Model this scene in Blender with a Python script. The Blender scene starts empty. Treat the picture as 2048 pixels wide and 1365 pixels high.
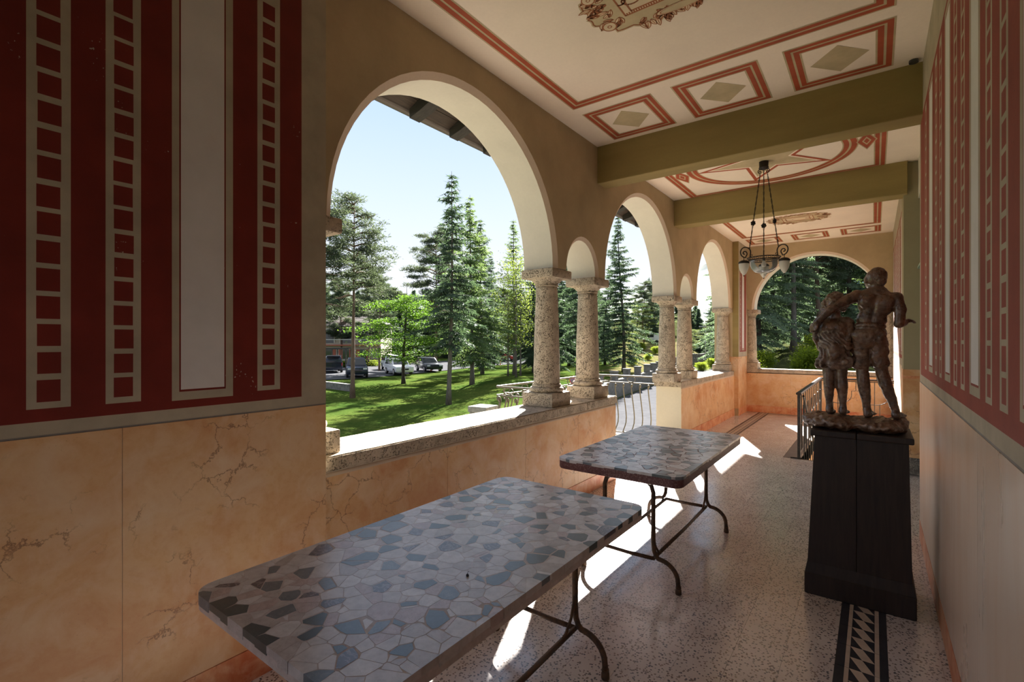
import bpy, bmesh, math, random
import numpy as np
from mathutils import Vector, Matrix, noise as mnoise
R = math.radians
rnd = random.Random(7)
SC = bpy.context.scene
COL = SC.collection

# ------------------------------------------------------------------ camera
YAW = 36.737
cam_d = bpy.data.cameras.new('camera'); cam = bpy.data.objects.new('camera', cam_d); COL.objects.link(cam)
cam_d.sensor_width = 36.0; cam_d.lens = 970.0 / 2048.0 * 36.0
cam_d.clip_start = 0.05; cam_d.clip_end = 6000
cam.location = (0, 0, 1.606); cam.rotation_euler = (R(90), 0, R(YAW))
SC.camera = cam

# ------------------------------------------------------------------ sky and sun
SUN_AZ = (-0.40, 0.917); SUN_EL = 31.0
W = bpy.data.worlds.new('sky'); SC.world = W; W.use_nodes = True
wn = W.node_tree; wn.nodes.clear()
w_out = wn.nodes.new('ShaderNodeOutputWorld'); w_bg = wn.nodes.new('ShaderNodeBackground')
w_tc = wn.nodes.new('ShaderNodeTexCoord'); w_sep = wn.nodes.new('ShaderNodeSeparateXYZ'); wn.links.new(w_tc.outputs['Generated'], w_sep.inputs[0])
w_rmp = wn.nodes.new('ShaderNodeValToRGB'); wn.links.new(w_sep.outputs['Z'], w_rmp.inputs[0])       # clear sky: white haze at the horizon, blue overhead
for _e, (_p, _c) in zip([w_rmp.color_ramp.elements[0], w_rmp.color_ramp.elements[1]] + [w_rmp.color_ramp.elements.new(.5) for _ in range(3)],
                        [(0.0, (.97, .985, 1.0)), (1.0, (.26, .47, .95)), (.12, (.91, .95, 1.02)), (.28, (.73, .855, 1.04)), (.50, (.50, .69, 1.04))]):
    _e.position = _p; _e.color = (*_c, 1)
w_bg.inputs['Strength'].default_value = 0.40
wn.links.new(w_rmp.outputs[0], w_bg.inputs[0]); wn.links.new(w_bg.outputs[0], w_out.inputs[0])

sun_d = bpy.data.lights.new('sun', 'SUN'); sun = bpy.data.objects.new('sun', sun_d); COL.objects.link(sun)
sun_d.energy = 15.0; sun_d.angle = R(0.55); sun_d.color = (1.0, 0.965, 0.91)
_sv = Vector((SUN_AZ[0] * math.cos(R(SUN_EL)), SUN_AZ[1] * math.cos(R(SUN_EL)), math.sin(R(SUN_EL))))
sun.rotation_euler = (_sv).to_track_quat('Z', 'Y').to_euler()
sun.location = _sv * 60

vs = SC.view_settings
vs.view_transform = 'Standard'; vs.look = 'None'; vs.gamma = 1.0; vs.use_curve_mapping = False
vs.exposure = 1.50
cy = SC.cycles
cy.use_denoising = True; cy.use_adaptive_sampling = True; cy.adaptive_threshold = 0.02
cy.max_bounces = 10; cy.diffuse_bounces = 6; cy.glossy_bounces = 4; cy.transmission_bounces = 8; cy.transparent_max_bounces = 8
cy.sample_clamp_indirect = 6.0
cy.caustics_reflective = False; cy.caustics_refractive = False

# ------------------------------------------------------------------ object helpers
def tag(o, label=None, cat=None, group=None, kind=None):
    if label: o['label'] = label
    if cat: o['category'] = cat
    if group: o['group'] = group
    if kind: o['kind'] = kind
    return o

def empty(name, loc=(0, 0, 0), rz=0.0, label=None, cat=None, group=None, kind=None, parent=None):
    o = bpy.data.objects.new(name, None); COL.objects.link(o)
    o.location = loc; o.rotation_euler = (0, 0, rz); o.empty_display_size = 0.1
    if parent: o.parent = parent
    return tag(o, label, cat, group, kind)

class MB:
    """collects polygons, builds ONE mesh object"""
    def __init__(s): s.v = []; s.f = []; s.m = []
    def poly(s, pts, m=0):
        n = len(s.v); s.v.extend([tuple(p) for p in pts]); s.f.append(tuple(range(n, n + len(pts)))); s.m.append(m)
    def add(s, verts, faces, m=0):
        n = len(s.v); s.v.extend([tuple(p) for p in verts])
        for f in faces: s.f.append(tuple(i + n for i in f)); s.m.append(m)
    def box(s, x0, x1, y0, y1, z0, z1, m=0):
        v = [(x0, y0, z0), (x1, y0, z0), (x1, y1, z0), (x0, y1, z0), (x0, y0, z1), (x1, y0, z1), (x1, y1, z1), (x0, y1, z1)]
        s.add(v, [(0, 3, 2, 1), (4, 5, 6, 7), (0, 1, 5, 4), (1, 2, 6, 5), (2, 3, 7, 6), (3, 0, 4, 7)], m)
    def prism(s, pts, z0, z1, m=0, top=None):
        n = len(pts); top = top or pts
        v = [(p[0], p[1], z0) for p in pts] + [(p[0], p[1], z1) for p in top]
        f = [tuple(range(n - 1, -1, -1)), tuple(range(n, 2 * n))] + [(i, (i + 1) % n, n + (i + 1) % n, n + i) for i in range(n)]
        s.add(v, f, m)
    def tube(s, pts, r, n=8, m=0, cap=True):
        pts = [Vector(p) for p in pts]; k = len(pts)
        rs = r if isinstance(r, (list, tuple)) else [r] * k
        t0 = (pts[1] - pts[0]).normalized()
        up = Vector((0, 0, 1)) if abs(t0.z) < 0.9 else Vector((1, 0, 0))
        u = t0.cross(up).normalized(); V = []
        for i, p in enumerate(pts):
            t = (pts[min(i + 1, k - 1)] - pts[max(i - 1, 0)])
            if t.length < 1e-9: t = t0
            t = t.normalized(); u = (u - t * u.dot(t))
            if u.length < 1e-6: u = t.orthogonal()
            u = u.normalized(); w = t.cross(u)
            for j in range(n):
                a = 2 * math.pi * j / n
                V.append(p + (u * math.cos(a) + w * math.sin(a)) * rs[i])
        F = []
        for i in range(k - 1):
            for j in range(n):
                a = i * n + j; b = i * n + (j + 1) % n
                F.append((a, b, b + n, a + n))
        if cap: F.append(tuple(range(n - 1, -1, -1))); F.append(tuple(range((k - 1) * n, k * n)))
        s.add(V, F, m)
    def lathe(s, prof, n=24, m=0, c=(0, 0, 0), closed=True):
        V = []; F = []; k = len(prof)
        for (r, z) in prof:
            for j in range(n):
                a = 2 * math.pi * j / n
                V.append((c[0] + r * math.cos(a), c[1] + r * math.sin(a), c[2] + z))
        for i in range(k - 1):
            for j in range(n):
                a = i * n + j; b = i * n + (j + 1) % n
                F.append((a, b, b + n, a + n))
        if closed:
            if prof[0][0] > 1e-6: F.append(tuple(range(n - 1, -1, -1)))
            if prof[-1][0] > 1e-6: F.append(tuple(range((k - 1) * n, k * n)))
        s.add(V, F, m)
    def build(s, name, mats, parent=None, smooth=False, loc=None, bevel=0.0, seg=1):
        me = bpy.data.meshes.new(name); me.from_pydata([tuple(map(float, p)) for p in s.v], [], s.f)
        mats = mats if isinstance(mats, (list, tuple)) else [mats]
        for mm in mats: me.materials.append(mm)
        if len(mats) > 1: me.polygons.foreach_set('material_index', s.m)
        if bevel > 0:
            bm = bmesh.new(); bm.from_mesh(me)
            bmesh.ops.remove_doubles(bm, verts=bm.verts, dist=1e-5)
            ed = [e for e in bm.edges if len(e.link_faces) == 2 and e.calc_face_angle(0) > 0.5]
            bmesh.ops.bevel(bm, geom=ed, offset=bevel, segments=seg, affect='EDGES', profile=0.5)
            bm.to_mesh(me); bm.free()
        if smooth:
            me.polygons.foreach_set('use_smooth', [True] * len(me.polygons))
            if smooth != 'all': me.set_sharp_from_angle(angle=R(smooth if smooth is not True else 40))
        me.update()
        o = bpy.data.objects.new(name, me); COL.objects.link(o)
        if parent: o.parent = parent
        if loc: o.location = loc
        return o

def inst(src, parent=None, loc=None, rz=None, scale=None, name=None):
    o = src.copy(); COL.objects.link(o); o.parent = parent
    if loc is not None: o.location = loc
    if rz is not None: o.rotation_euler = (0, 0, rz)
    if scale is not None: o.scale = scale if isinstance(scale, (tuple, list)) else (scale,) * 3
    if name: o.name = name
    return o

def copy_tree(o, parent=None):
    c = o.copy(); COL.objects.link(c); c.parent = parent
    for ch in [x for x in o.children]: copy_tree(ch, c)
    return c

def struct(o): o['kind'] = 'structure'; return o

# ------------------------------------------------------------------ material helpers
class NT:
    def __init__(s, name):
        s.mat = bpy.data.materials.new(name); s.mat.use_nodes = True; s.t = s.mat.node_tree; s.t.nodes.clear()
        s.out = s.t.nodes.new('ShaderNodeOutputMaterial')
    def n(s, typ, **kw):
        x = s.t.nodes.new(typ)
        for k, v in kw.items(): setattr(x, k, v)
        return x
    def L(s, a, b): s.t.links.new(a, b)
    def put(s, sock, v):
        if hasattr(v, 'is_output'): s.L(v, sock)
        elif isinstance(v, (tuple, list)) and len(v) == 3 and sock.type == 'RGBA': sock.default_value = (*v, 1)
        else: sock.default_value = v
    def pos(s, scale=(1, 1, 1), obj=False):
        if obj: o = s.n('ShaderNodeTexCoord').outputs['Object']
        else: o = s.n('ShaderNodeNewGeometry').outputs['Position']
        m = s.n('ShaderNodeMapping'); s.L(o, m.inputs['Vector']); m.inputs['Scale'].default_value = scale
        return m.outputs[0]
    def noise(s, vec, scale, detail=3, rough=0.55, dist=0.0):
        x = s.n('ShaderNodeTexNoise'); s.L(vec, x.inputs['Vector'])
        x.inputs['Scale'].default_value = scale; x.inputs['Detail'].default_value = detail
        x.inputs['Roughness'].default_value = rough; x.inputs['Distortion'].default_value = dist
        return x.outputs[0]
    def vor(s, vec, scale, feature='F1', out='Distance', rand=1.0):
        x = s.n('ShaderNodeTexVoronoi', feature=feature); s.L(vec, x.inputs['Vector'])
        x.inputs['Scale'].default_value = scale; x.inputs['Randomness'].default_value = rand
        return x.outputs[out]
    def ramp(s, fac, stops, interp='LINEAR'):
        x = s.n('ShaderNodeValToRGB'); s.L(fac, x.inputs[0]); r = x.color_ramp; r.interpolation = interp
        while len(r.elements) < len(stops): r.elements.new(0.5)
        for e, (p, c) in zip(r.elements, stops):
            e.position = p; e.color = (*c, 1) if isinstance(c, (tuple, list)) else (c, c, c, 1)
        return x.outputs[0]
    def mix(s, fac, a, b, mode='MIX'):
        x = s.n('ShaderNodeMix', data_type='RGBA', blend_type=mode)
        s.put(x.inputs[0], fac); s.put(x.inputs[6], a); s.put(x.inputs[7], b)
        return x.outputs[2]
    def math(s, op, a, b=0.0):
        x = s.n('ShaderNodeMath', operation=op); s.put(x.inputs[0], a); s.put(x.inputs[1], b); return x.outputs[0]
    def bump(s, h, strength=0.3, dist=0.01):
        x = s.n('ShaderNodeBump'); x.inputs['Strength'].default_value = strength; x.inputs['Distance'].default_value = dist
        s.L(h, x.inputs['Height']); return x.outputs[0]
    def bsdf(s, color, rough=0.6, metal=0.0, normal=None, spec=0.5, **kw):
        b = s.n('ShaderNodeBsdfPrincipled'); s.put(b.inputs['Base Color'], color); s.put(b.inputs['Roughness'], rough)
        b.inputs['Metallic'].default_value = metal; b.inputs['Specular IOR Level'].default_value = spec
        for k, v in kw.items(): s.put(b.inputs[k.replace('_', ' ')], v)
        if normal is not None: s.L(normal, b.inputs['Normal'])
        return b.outputs[0]
    def done(s, sh): s.L(sh, s.out.inputs[0]); return s.mat

def lerp3(a, b, t): return tuple(x + (y - x) * t for x, y in zip(a, b))
def mul(c, k): return tuple(x * k for x in c)

def plaster(name, c, var=0.16, scale=1.6, rough=0.85, bump=0.10, streak=None):
    m = NT(name); p = m.pos(streak or (1, 1, 1))
    a = m.noise(p, scale, 5, 0.6); b = m.noise(m.pos(), 45, 3, 0.6)
    col = m.mix(m.ramp(a, [(0.32, 0.0), (0.68, 1.0)]), mul(c, 1 - var), mul(c, 1 + var * 0.7))
    col = m.mix(m.ramp(b, [(0.3, 0.0), (0.7, 0.18)]), col, mul(c, 0.8))
    return m.done(m.bsdf(col, rough, normal=m.bump(b, bump, 0.004), spec=0.3))

def paint(name, c, var=0.14, rough=0.7, chips=None):
    m = NT(name); p = m.pos(); a = m.noise(p, 5, 4, 0.6); col = m.mix(m.ramp(a, [(0.3, 0.0), (0.7, 1.0)]), mul(c, 1 - var), mul(c, 1 + var))
    if chips:
        ch = m.noise(p, 70, 2, 0.5); area = m.noise(p, 4, 2, 0.5)
        k = m.ramp(m.math('MULTIPLY', ch, area), [(0.455, 0.0), (0.47, 1.0)])
        col = m.mix(k, col, chips)
    g = m.noise(p, 120, 2, 0.5)
    return m.done(m.bsdf(col, rough, normal=m.bump(g, 0.10, 0.003), spec=0.3))

def plain(name, c, rough=0.5, metal=0.0, spec=0.5, var=0.1, scale=12.0):
    m = NT(name); a = m.noise(m.pos(), scale, 3, 0.6)
    return m.done(m.bsdf(m.mix(m.ramp(a, [(0.3, 0.0), (0.7, 1.0)]), mul(c, 1 - var), mul(c, 1 + var)), rough, metal, spec=spec))

def faux_marble(name, base, deep, pale, vein, rough=0.42, streak=(1, 1, 1), veins=0.75, bumpk=0.06, specks=0.6):
    m = NT(name); p = m.pos(streak)
    a = m.noise(p, 1.7, 6, 0.62, 0.4); b = m.noise(p, 4.5, 5, 0.6, 0.6)
    col = m.mix(m.ramp(a, [(0.40, 0.0), (0.66, 1.0)]), base, deep)
    col = m.mix(m.ramp(m.noise(p, 26, 5, 0.7), [(0.46, 0.0), (0.74, 0.45)]), col, deep)
    col = m.mix(m.ramp(b, [(0.45, 0.0), (0.75, 0.75)]), col, pale)
    wv = m.n('ShaderNodeMix', data_type='VECTOR'); wv.inputs[0].default_value = .16      # cracks: cell borders bent by noise
    nz = m.n('ShaderNodeTexNoise'); m.L(p, nz.inputs['Vector']); nz.inputs['Scale'].default_value = 7; nz.inputs['Detail'].default_value = 5; nz.inputs['Roughness'].default_value = .65
    m.L(p, wv.inputs[4]); m.L(nz.outputs['Color'], wv.inputs[5])
    v = m.ramp(m.vor(wv.outputs[1], 6.5, 'DISTANCE_TO_EDGE'), [(0.0, 1.0), (0.022, 0.0)])
    mask = m.ramp(m.noise(p, 2.2, 4, 0.6), [(0.50, 0.0), (0.58, veins)])
    col = m.mix(m.math('MULTIPLY', v, mask), col, vein)
    sp = m.ramp(m.vor(m.pos(), 70), [(0.05, 1.0), (0.10, 0.0)])
    spm = m.ramp(m.noise(p, 3.1, 3, 0.5), [(0.5, 0.0), (0.62, specks)])
    col = m.mix(m.math('MULTIPLY', sp, spm), col, vein)
    g = m.noise(m.pos(), 30, 3, 0.6)
    return m.done(m.bsdf(col, m.ramp(a, [(0.3, rough - 0.08), (0.7, rough + 0.1)]), normal=m.bump(g, bumpk, 0.003), spec=0.4))

def travertine(name, c=(0.50, 0.415, 0.315), pit=2.4):
    m = NT(name); p = m.pos()
    a = m.noise(p, 9, 5, 0.65); col = m.mix(m.ramp(a, [(0.3, 0.0), (0.7, 1.0)]), mul(c, 0.72), mul(c, 1.22))
    n1 = m.noise(p, 75, 3, 0.6, 0.2); n2 = m.noise(p, 190, 3, 0.6, 0.2); area = m.noise(p, 14, 3, 0.5)
    h = m.math('ADD', m.math('MULTIPLY', n1, 0.55), m.math('MULTIPLY', n2, 0.45))
    pits = m.ramp(m.math('ADD', h, m.math('MULTIPLY', m.math('SUBTRACT', area, 0.5), 0.20)), [(0.40, 0.0), (0.455, 1.0)])
    col = m.mix(pits, mul(c, 0.36), col)
    return m.done(m.bsdf(col, 0.85, normal=m.bump(pits, 0.9, 0.02 * pit / 2.4), spec=0.25))

def terrazzo(name):
    m = NT(name); p = m.pos()
    a = m.noise(p, 3, 4, 0.6); base = m.mix(m.ramp(a, [(0.3, 0.0), (0.7, 1.0)]), (0.55, 0.495, 0.465), (0.68, 0.63, 0.605))
    x = m.n('ShaderNodeTexVoronoi', feature='F1'); m.L(p, x.inputs['Vector']); x.inputs['Scale'].default_value = 72
    d = m.math('ADD', x.outputs['Distance'], m.math('MULTIPLY', m.noise(p, 160, 1, 0.5), 0.25))
    chip = m.ramp(d, [(0.50, 1.0), (0.53, 0.0)]); sel = m.ramp(x.outputs['Color'], [(0.0, 0.0), (0.34, 1.0)], 'CONSTANT')
    dark = m.mix(m.ramp(m.noise(p, 20, 1, 0.5), [(0.4, 0.0), (0.6, 1.0)]), (0.115, 0.12, 0.135), (0.23, 0.18, 0.155))
    col = m.mix(m.math('MULTIPLY', chip, sel), base, dark)
    rg = m.ramp(m.noise(p, 6, 3, 0.6), [(0.3, 0.15), (0.7, 0.25)])
    return m.done(m.bsdf(col, rg, spec=0.9, normal=m.bump(m.noise(p, 7, 3, 0.6), 0.03, 0.01)))

M = {}
M['wall_face'] = plaster('ochre plaster', (0.475, 0.375, 0.23))
M['arch_edge'] = plaster('pink beige plaster', (0.62, 0.50, 0.385), 0.08)
M['soffit'] = plaster('cream plaster', (0.70, 0.65, 0.56), 0.08)
M['outside_wall'] = plaster('pale cream render', (0.74, 0.66, 0.50), 0.06)
M['ceiling'] = plaster('warm white ceiling', (0.86, 0.75, 0.63), 0.07, 1.1)
M['beam'] = plaster('olive plaster', (0.31, 0.235, 0.095), 0.14, 2.2, streak=(0.35, 2, 2))
M['c_red'] = paint('ceiling red', (0.36, 0.075, 0.03))
M['c_olive'] = paint('ceiling olive', (0.47, 0.385, 0.235))
M['c_brown'] = paint('ornament brown', (0.33, 0.115, 0.045))
M['red'] = paint('wall red', (0.165, 0.017, 0.010), 0.16, chips=(0.42, 0.36, 0.28))
M['red_chip'] = paint('wall red worn', (0.27, 0.058, 0.042), 0.14, chips=(0.09, 0.025, 0.02))
M['greige'] = paint('wall greige', (0.40, 0.345, 0.255))
M['greige_dark'] = paint('wall grey line', (0.22, 0.20, 0.18))
M['white'] = paint('wall white', (0.66, 0.63, 0.61), 0.06)
M['dado'] = faux_marble('apricot faux marble', (0.72, 0.465, 0.245), (0.58, 0.26, 0.10), (0.78, 0.60, 0.41), (0.16, 0.06, 0.03))
M['dado_right'] = faux_marble('sky sheen faux marble', (0.66, 0.50, 0.37), (0.60, 0.42, 0.29), (0.70, 0.60, 0.50), (0.36, 0.25, 0.18), rough=0.30, streak=(1, 1, 0.22), veins=0.0, specks=.0, bumpk=.012)  # same marble as the dado, sky reflection put into the paler, greyer colour
M['base'] = faux_marble('red veined faux marble', (0.72, 0.36, 0.18), (0.55, 0.14, 0.05), (0.78, 0.50, 0.33), (0.28, 0.07, 0.03), streak=(2.2, 2.2, 2.2))
M['stone'] = travertine('travertine')
M['terrazzo'] = terrazzo('terrazzo')
M['joint'] = plain('joint mortar', (0.20, 0.16, 0.13), 0.9)
M['tile_black'] = plain('black cement tile', (0.035, 0.037, 0.045), 0.35, var=0.25)
M['tile_cream'] = plain('cream cement tile', (0.52, 0.43, 0.35), 0.35, var=0.12)
M['iron'] = None
def iron(name, c, c2, rough=0.55):
    m = NT(name); a = m.noise(m.pos(), 38, 4, 0.65)
    return m.done(m.bsdf(m.mix(m.ramp(a, [(0.4, 0.0), (0.68, 1.0)]), c, c2), m.ramp(a, [(0.3, rough - 0.1), (0.7, rough + 0.2)]), 0.35, normal=m.bump(a, 0.25, 0.003)))
M['iron'] = iron('rusty table iron', (0.055, 0.038, 0.028), (0.17, 0.095, 0.05))
M['black_iron'] = iron('black wrought iron', (0.016, 0.014, 0.013), (0.05, 0.035, 0.025), 0.5)
M['rail_iron'] = iron('olive wrought iron', (0.10, 0.088, 0.064), (0.16, 0.135, 0.095), 0.5)
M['stair_iron'] = iron('dark stair iron', (0.03, 0.028, 0.026), (0.07, 0.06, 0.05), 0.4)
def wood(name, c, c2, sc=(14, 14, 1.2), rough=0.45):
    m = NT(name); a = m.noise(m.pos(sc), 3.0, 5, 0.65, 0.5)
    return m.done(m.bsdf(m.mix(m.ramp(a, [(0.3, 0.0), (0.7, 1.0)]), c, c2), rough, normal=m.bump(a, 0.15, 0.003), spec=0.4))
M['dark_wood'] = wood('dark stained wood', (0.015, 0.0105, 0.009), (0.038, 0.025, 0.019))
M['rail_wood'] = wood('dark handrail wood', (0.03, 0.018, 0.012), (0.06, 0.035, 0.02), (1.2, 1.2, 14), 0.3)
M['eave_wood'] = wood('weathered eave boards', (0.020, 0.013, 0.010), (0.065, 0.042, 0.028), (14, 1.0, 14), 0.7)
M['rafter_wood'] = wood('rafter wood', (0.016, 0.013, 0.012), (0.042, 0.034, 0.028), (1.0, 14, 14), 0.7)
M['gutter'] = plain('brown gutter', (0.10, 0.08, 0.07), 0.5, 0.3)
M['roof_tile'] = plain('roof tiles', (0.30, 0.14, 0.09), 0.8, var=0.25)
M['green_wood'] = plain('green painted door wood', (0.25, 0.33, 0.27), 0.45)
def glass_mat(name, tint=(0.9, 0.93, 0.95), alpha=0.7, rough=0.03):
    m = NT(name); t = m.n('ShaderNodeBsdfTransparent'); t.inputs[0].default_value = (*tint, 1)
    g = m.bsdf((0.25, 0.27, 0.28), rough, spec=0.8)
    fr = m.n('ShaderNodeFresnel'); fr.inputs[0].default_value = 1.5
    fac = m.math('ADD', m.math('MULTIPLY', fr.outputs[0], 1.2), 1 - alpha)
    x = m.n('ShaderNodeMixShader'); m.L(fac, x.inputs[0]); m.L(t.outputs[0], x.inputs[1]); m.L(g, x.inputs[2])
    return m.done(x.outputs[0])
M['glass'] = glass_mat('clear lamp glass', (.93, .95, .96), alpha=0.90)
M['pane'] = glass_mat('window pane', (0.25, 0.30, 0.30), 0.75)
def frosted(name, c):
    m = NT(name); d = m.bsdf(c, 0.35, spec=0.5); t = m.n('ShaderNodeBsdfTranslucent'); t.inputs[0].default_value = (*c, 1)
    x = m.n('ShaderNodeMixShader'); x.inputs[0].default_value = 0.5; m.L(d, x.inputs[1]); m.L(t.outputs[0], x.inputs[2]); return m.done(x.outputs[0])
M['frosted'] = frosted('frosted lamp glass', (0.80, 0.78, 0.74))
def patina(name):
    m = NT(name); p = m.pos(); a = m.noise(p, 14, 5, 0.65, 0.3); b = m.noise(p, 60, 4, 0.65)
    col = m.mix(m.ramp(a, [(0.35, 0.0), (0.62, 1.0)]), (0.052, 0.027, 0.016), (0.175, 0.085, 0.045))
    geo = m.n('ShaderNodeNewGeometry')
    k = m.ramp(m.math('ADD', geo.outputs['Pointiness'], m.math('MULTIPLY', m.math('SUBTRACT', b, 0.5), 0.20)), [(0.52, 0.0), (0.60, 1.0)])
    col = m.mix(m.math('MULTIPLY', k, 0.65), col, (0.38, 0.29, 0.22))
    d = m.ramp(m.noise(p, 9, 4, 0.7), [(0.54, 0.0), (0.72, 0.6)])
    col = m.mix(d, col, (0.36, 0.28, 0.22))
    return m.done(m.bsdf(col, m.ramp(b, [(0.3, 0.22), (0.7, 0.45)]), 0.0, normal=m.bump(b, 0.45, 0.004), spec=0.8))
M['bronze'] = patina('patinated bronze')
def marble(name, c, vein, vs=0.7, rough=0.14):
    m = NT(name); p = m.pos(); w = m.noise(p, 14, 5, 0.65, 1.4)
    v = m.ramp(m.math('ABSOLUTE', m.math('SUBTRACT', w, 0.5)), [(0.0, vs), (0.03, 0.0)])
    a = m.noise(p, 25, 4, 0.6); col = m.mix(m.ramp(a, [(0.3, 0.0), (0.7, 1.0)]), mul(c, 0.82), mul(c, 1.15))
    return m.done(m.bsdf(m.mix(v, col, vein), rough, spec=0.8))
FRAG = [marble('slate green marble', (0.060, 0.088, 0.100), (0.12, 0.15, 0.16), 0.25, .29), marble('violet marble', (0.090, 0.078, 0.100), (0.35, 0.31, 0.33), 0.8, .29),
        marble('blue grey marble', (0.130, 0.165, 0.20), (0.25, 0.28, 0.3), 0.4, .29), marble('pale marble', (0.57, 0.55, 0.56), (0.64, 0.61, 0.60), 0.4, .31),
        marble('beige marble', (0.48, 0.45, 0.45), (0.32, 0.26, 0.25), 0.4, .31), marble('rose marble', (0.51, 0.42, 0.42), (0.34, 0.23, 0.22), 0.5, .31),
        marble('white marble', (0.66, 0.65, 0.67), (0.5, 0.48, 0.48), 0.4, .31)]
M['mortar_rose'] = marble('rose mortar', (0.54, 0.48, 0.475), (0.40, 0.31, 0.30), 0.3, 0.32)
def aggregate(name):
    m = NT(name); p = m.pos(); v = m.vor(p, 170); col = m.mix(m.ramp(m.noise(p, 120, 3, 0.7), [(0.5, 0.0), (0.7, 1.0)]), (0.115, 0.042, 0.044), (0.30, 0.20, 0.19))
    return m.done(m.bsdf(col, 0.45, normal=m.bump(v, 0.2, 0.002)))
M['mortar_red'] = aggregate('red aggregate')

# ------------------------------------------------------------------ main dimensions (metres)
XW = -2.45      # arcade wall face
XP = -2.36      # pier faces and dado of the piers
XS = -2.41      # sill front
XO = -2.82      # outer face
XR = 0.30       # right wall
YF = 12.10      # far wall face
ZC = 3.75       # ceiling
ZS = 0.965      # sill top
ZA = 2.31       # arch springing
YB = -2.4       # wall behind the camera
GZ = -1.6       # ground outside

# ------------------------------------------------------------------ floor with terrazzo tiles
floor = empty('floor', (0, 0, 0), kind='structure')
HX0, HX1, HY0, HY1 = -0.80, 0.32, 7.66, 10.95     # stairwell opening
fb = MB()
fb.box(-2.9, HX0, YB - .3, 12.5, -0.22, -0.004); fb.box(HX0, 0.8, YB - .3, HY0, -0.22, -0.004); fb.box(HX0, 0.8, HY1, 12.5, -0.22, -0.004)
fb.build('floor_bed', M['joint'], floor)
T = 0.2135; TX0 = -0.157
def tile_mesh(w, h):
    b = MB(); g = 0.0006; b.prism([(g, g), (w - g, g), (w - g, h - g), (g, h - g)], -0.006, 0.0); return b
tile_src = tile_mesh(T, T).build('tile', M['terrazzo'], floor, loc=(0, 0, -5))
def border_mesh():
    b = MB(); g = 0.0007; z = 0.0; xs = [g, .040, .058, .160, .179, T - g]; y1 = T - g
    b.poly([(g, g, -0.006), (T - g, g, -0.006), (T - g, g, 0), (g, g, 0)], 0); b.poly([(T - g, y1, -0.006), (g, y1, -0.006), (g, y1, 0), (T - g, y1, 0)], 0)
    for i, m in ((0, 0), (1, 1), (3, 1), (4, 0)): b.poly([(xs[i], g, z), (xs[i + 1], g, z), (xs[i + 1], y1, z), (xs[i], y1, z)], m)
    h = (y1 - g) / 2; x0, x1 = xs[2], xs[3]; xm = (x0 + x1) / 2
    for k in range(2):
        a = g + k * h; c = a + h
        b.poly([(x0, a, z), (xm, a, z), (x0, c, z)], 0); b.poly([(xm, a, z), (x1, a, z), (xm, c, z), (x0, c, z)], 1); b.poly([(x1, a, z), (x1, c, z), (xm, c, z)], 0)
    return b
border_src = border_mesh().build('border_tile', [M['tile_black'], M['tile_cream']], floor, loc=(0, 0, -5))
cells = []
import itertools
for i, j in itertools.product(range(-11, 3), range(-10, 60)):
    x = TX0 + i * T; y = 2.47 + j * T
    if y < YB or y > 12.1 or x > 0.3 or x < -2.5: continue
    if x + T > HX0 and y + T > HY0 and y < HY1 and x < HX1: continue
    if x + T > XR + .01: continue
    cx_, cy_ = x + T / 2, y + T / 2
    d = 0.8013 * cy_ - 0.598 * cx_; u = 970 * (cx_ * .8013 + cy_ * .598) / max(d, .1); v = 970 * 1.606 / max(d, .1)
    seen = d > .3 and abs(u) < 1100 and v < 760
    hidden = (-1.9 < cx_ < -.9 and cy_ < 2.1) or (cx_ > -.3 and 3.7 < cy_ < 7.5)
    cells.append((not (seen and not hidden), d, i, j, x, y))
cells.sort()
rest = MB()
n_t = {'t': 0, 'b': 0}
for bad, d, i, j, x, y in cells:
    isb = i in (0, -9) or (j == 44 and -9 <= i <= -3)
    k = 'b' if isb else 't'
    if not bad and n_t[k] < (290 if k == 't' else 100):
        src = border_src if isb else tile_src
        if n_t[k] == 0: o = src
        else: o = inst(src, floor)
        o.location = (x, y, 0); n_t[k] += 1
        if j == 44 and i not in (0, -9): o.rotation_euler = (0, 0, R(90)); o.location = (x + T, y, 0)
    else:
        g = .0007
        if isb:
            for f_, m_ in zip(border_src.data.polygons, [p.material_index for p in border_src.data.polygons]):
                pts_ = [border_src.data.vertices[k_].co for k_ in f_.vertices]
                if j == 44 and i not in (0, -9): rest.poly([(x + T - p_.y, y + p_.x, p_.z) for p_ in pts_], 1 + m_)
                else: rest.poly([(x + p_.x, y + p_.y, p_.z) for p_ in pts_], 1 + m_)
        else: rest.poly([(x + g, y + g, 0), (x + T - g, y + g, 0), (x + T - g, y + T - g, 0), (x + g, y + T - g, 0)], 0)
# cut strips along both walls
for x0, x1 in ((TX0 - 11 * T, XP + .012), ) : pass
rest.poly([(XP - .12, YB, 0), (TX0 - 10 * T - .0007, YB, 0), (TX0 - 10 * T - .0007, YF, 0), (XP - .12, YF, 0)], 0)
rest.poly([(TX0 + 2 * T + .0007, YB, 0), (0.5, YB, 0), (0.5, HY0, 0), (TX0 + 2 * T + .0007, HY0, 0)], 0)
ro = rest.build('tile_field', [M['terrazzo'], M['tile_black'], M['tile_cream']], floor); ro['kind'] = 'stuff'

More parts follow.
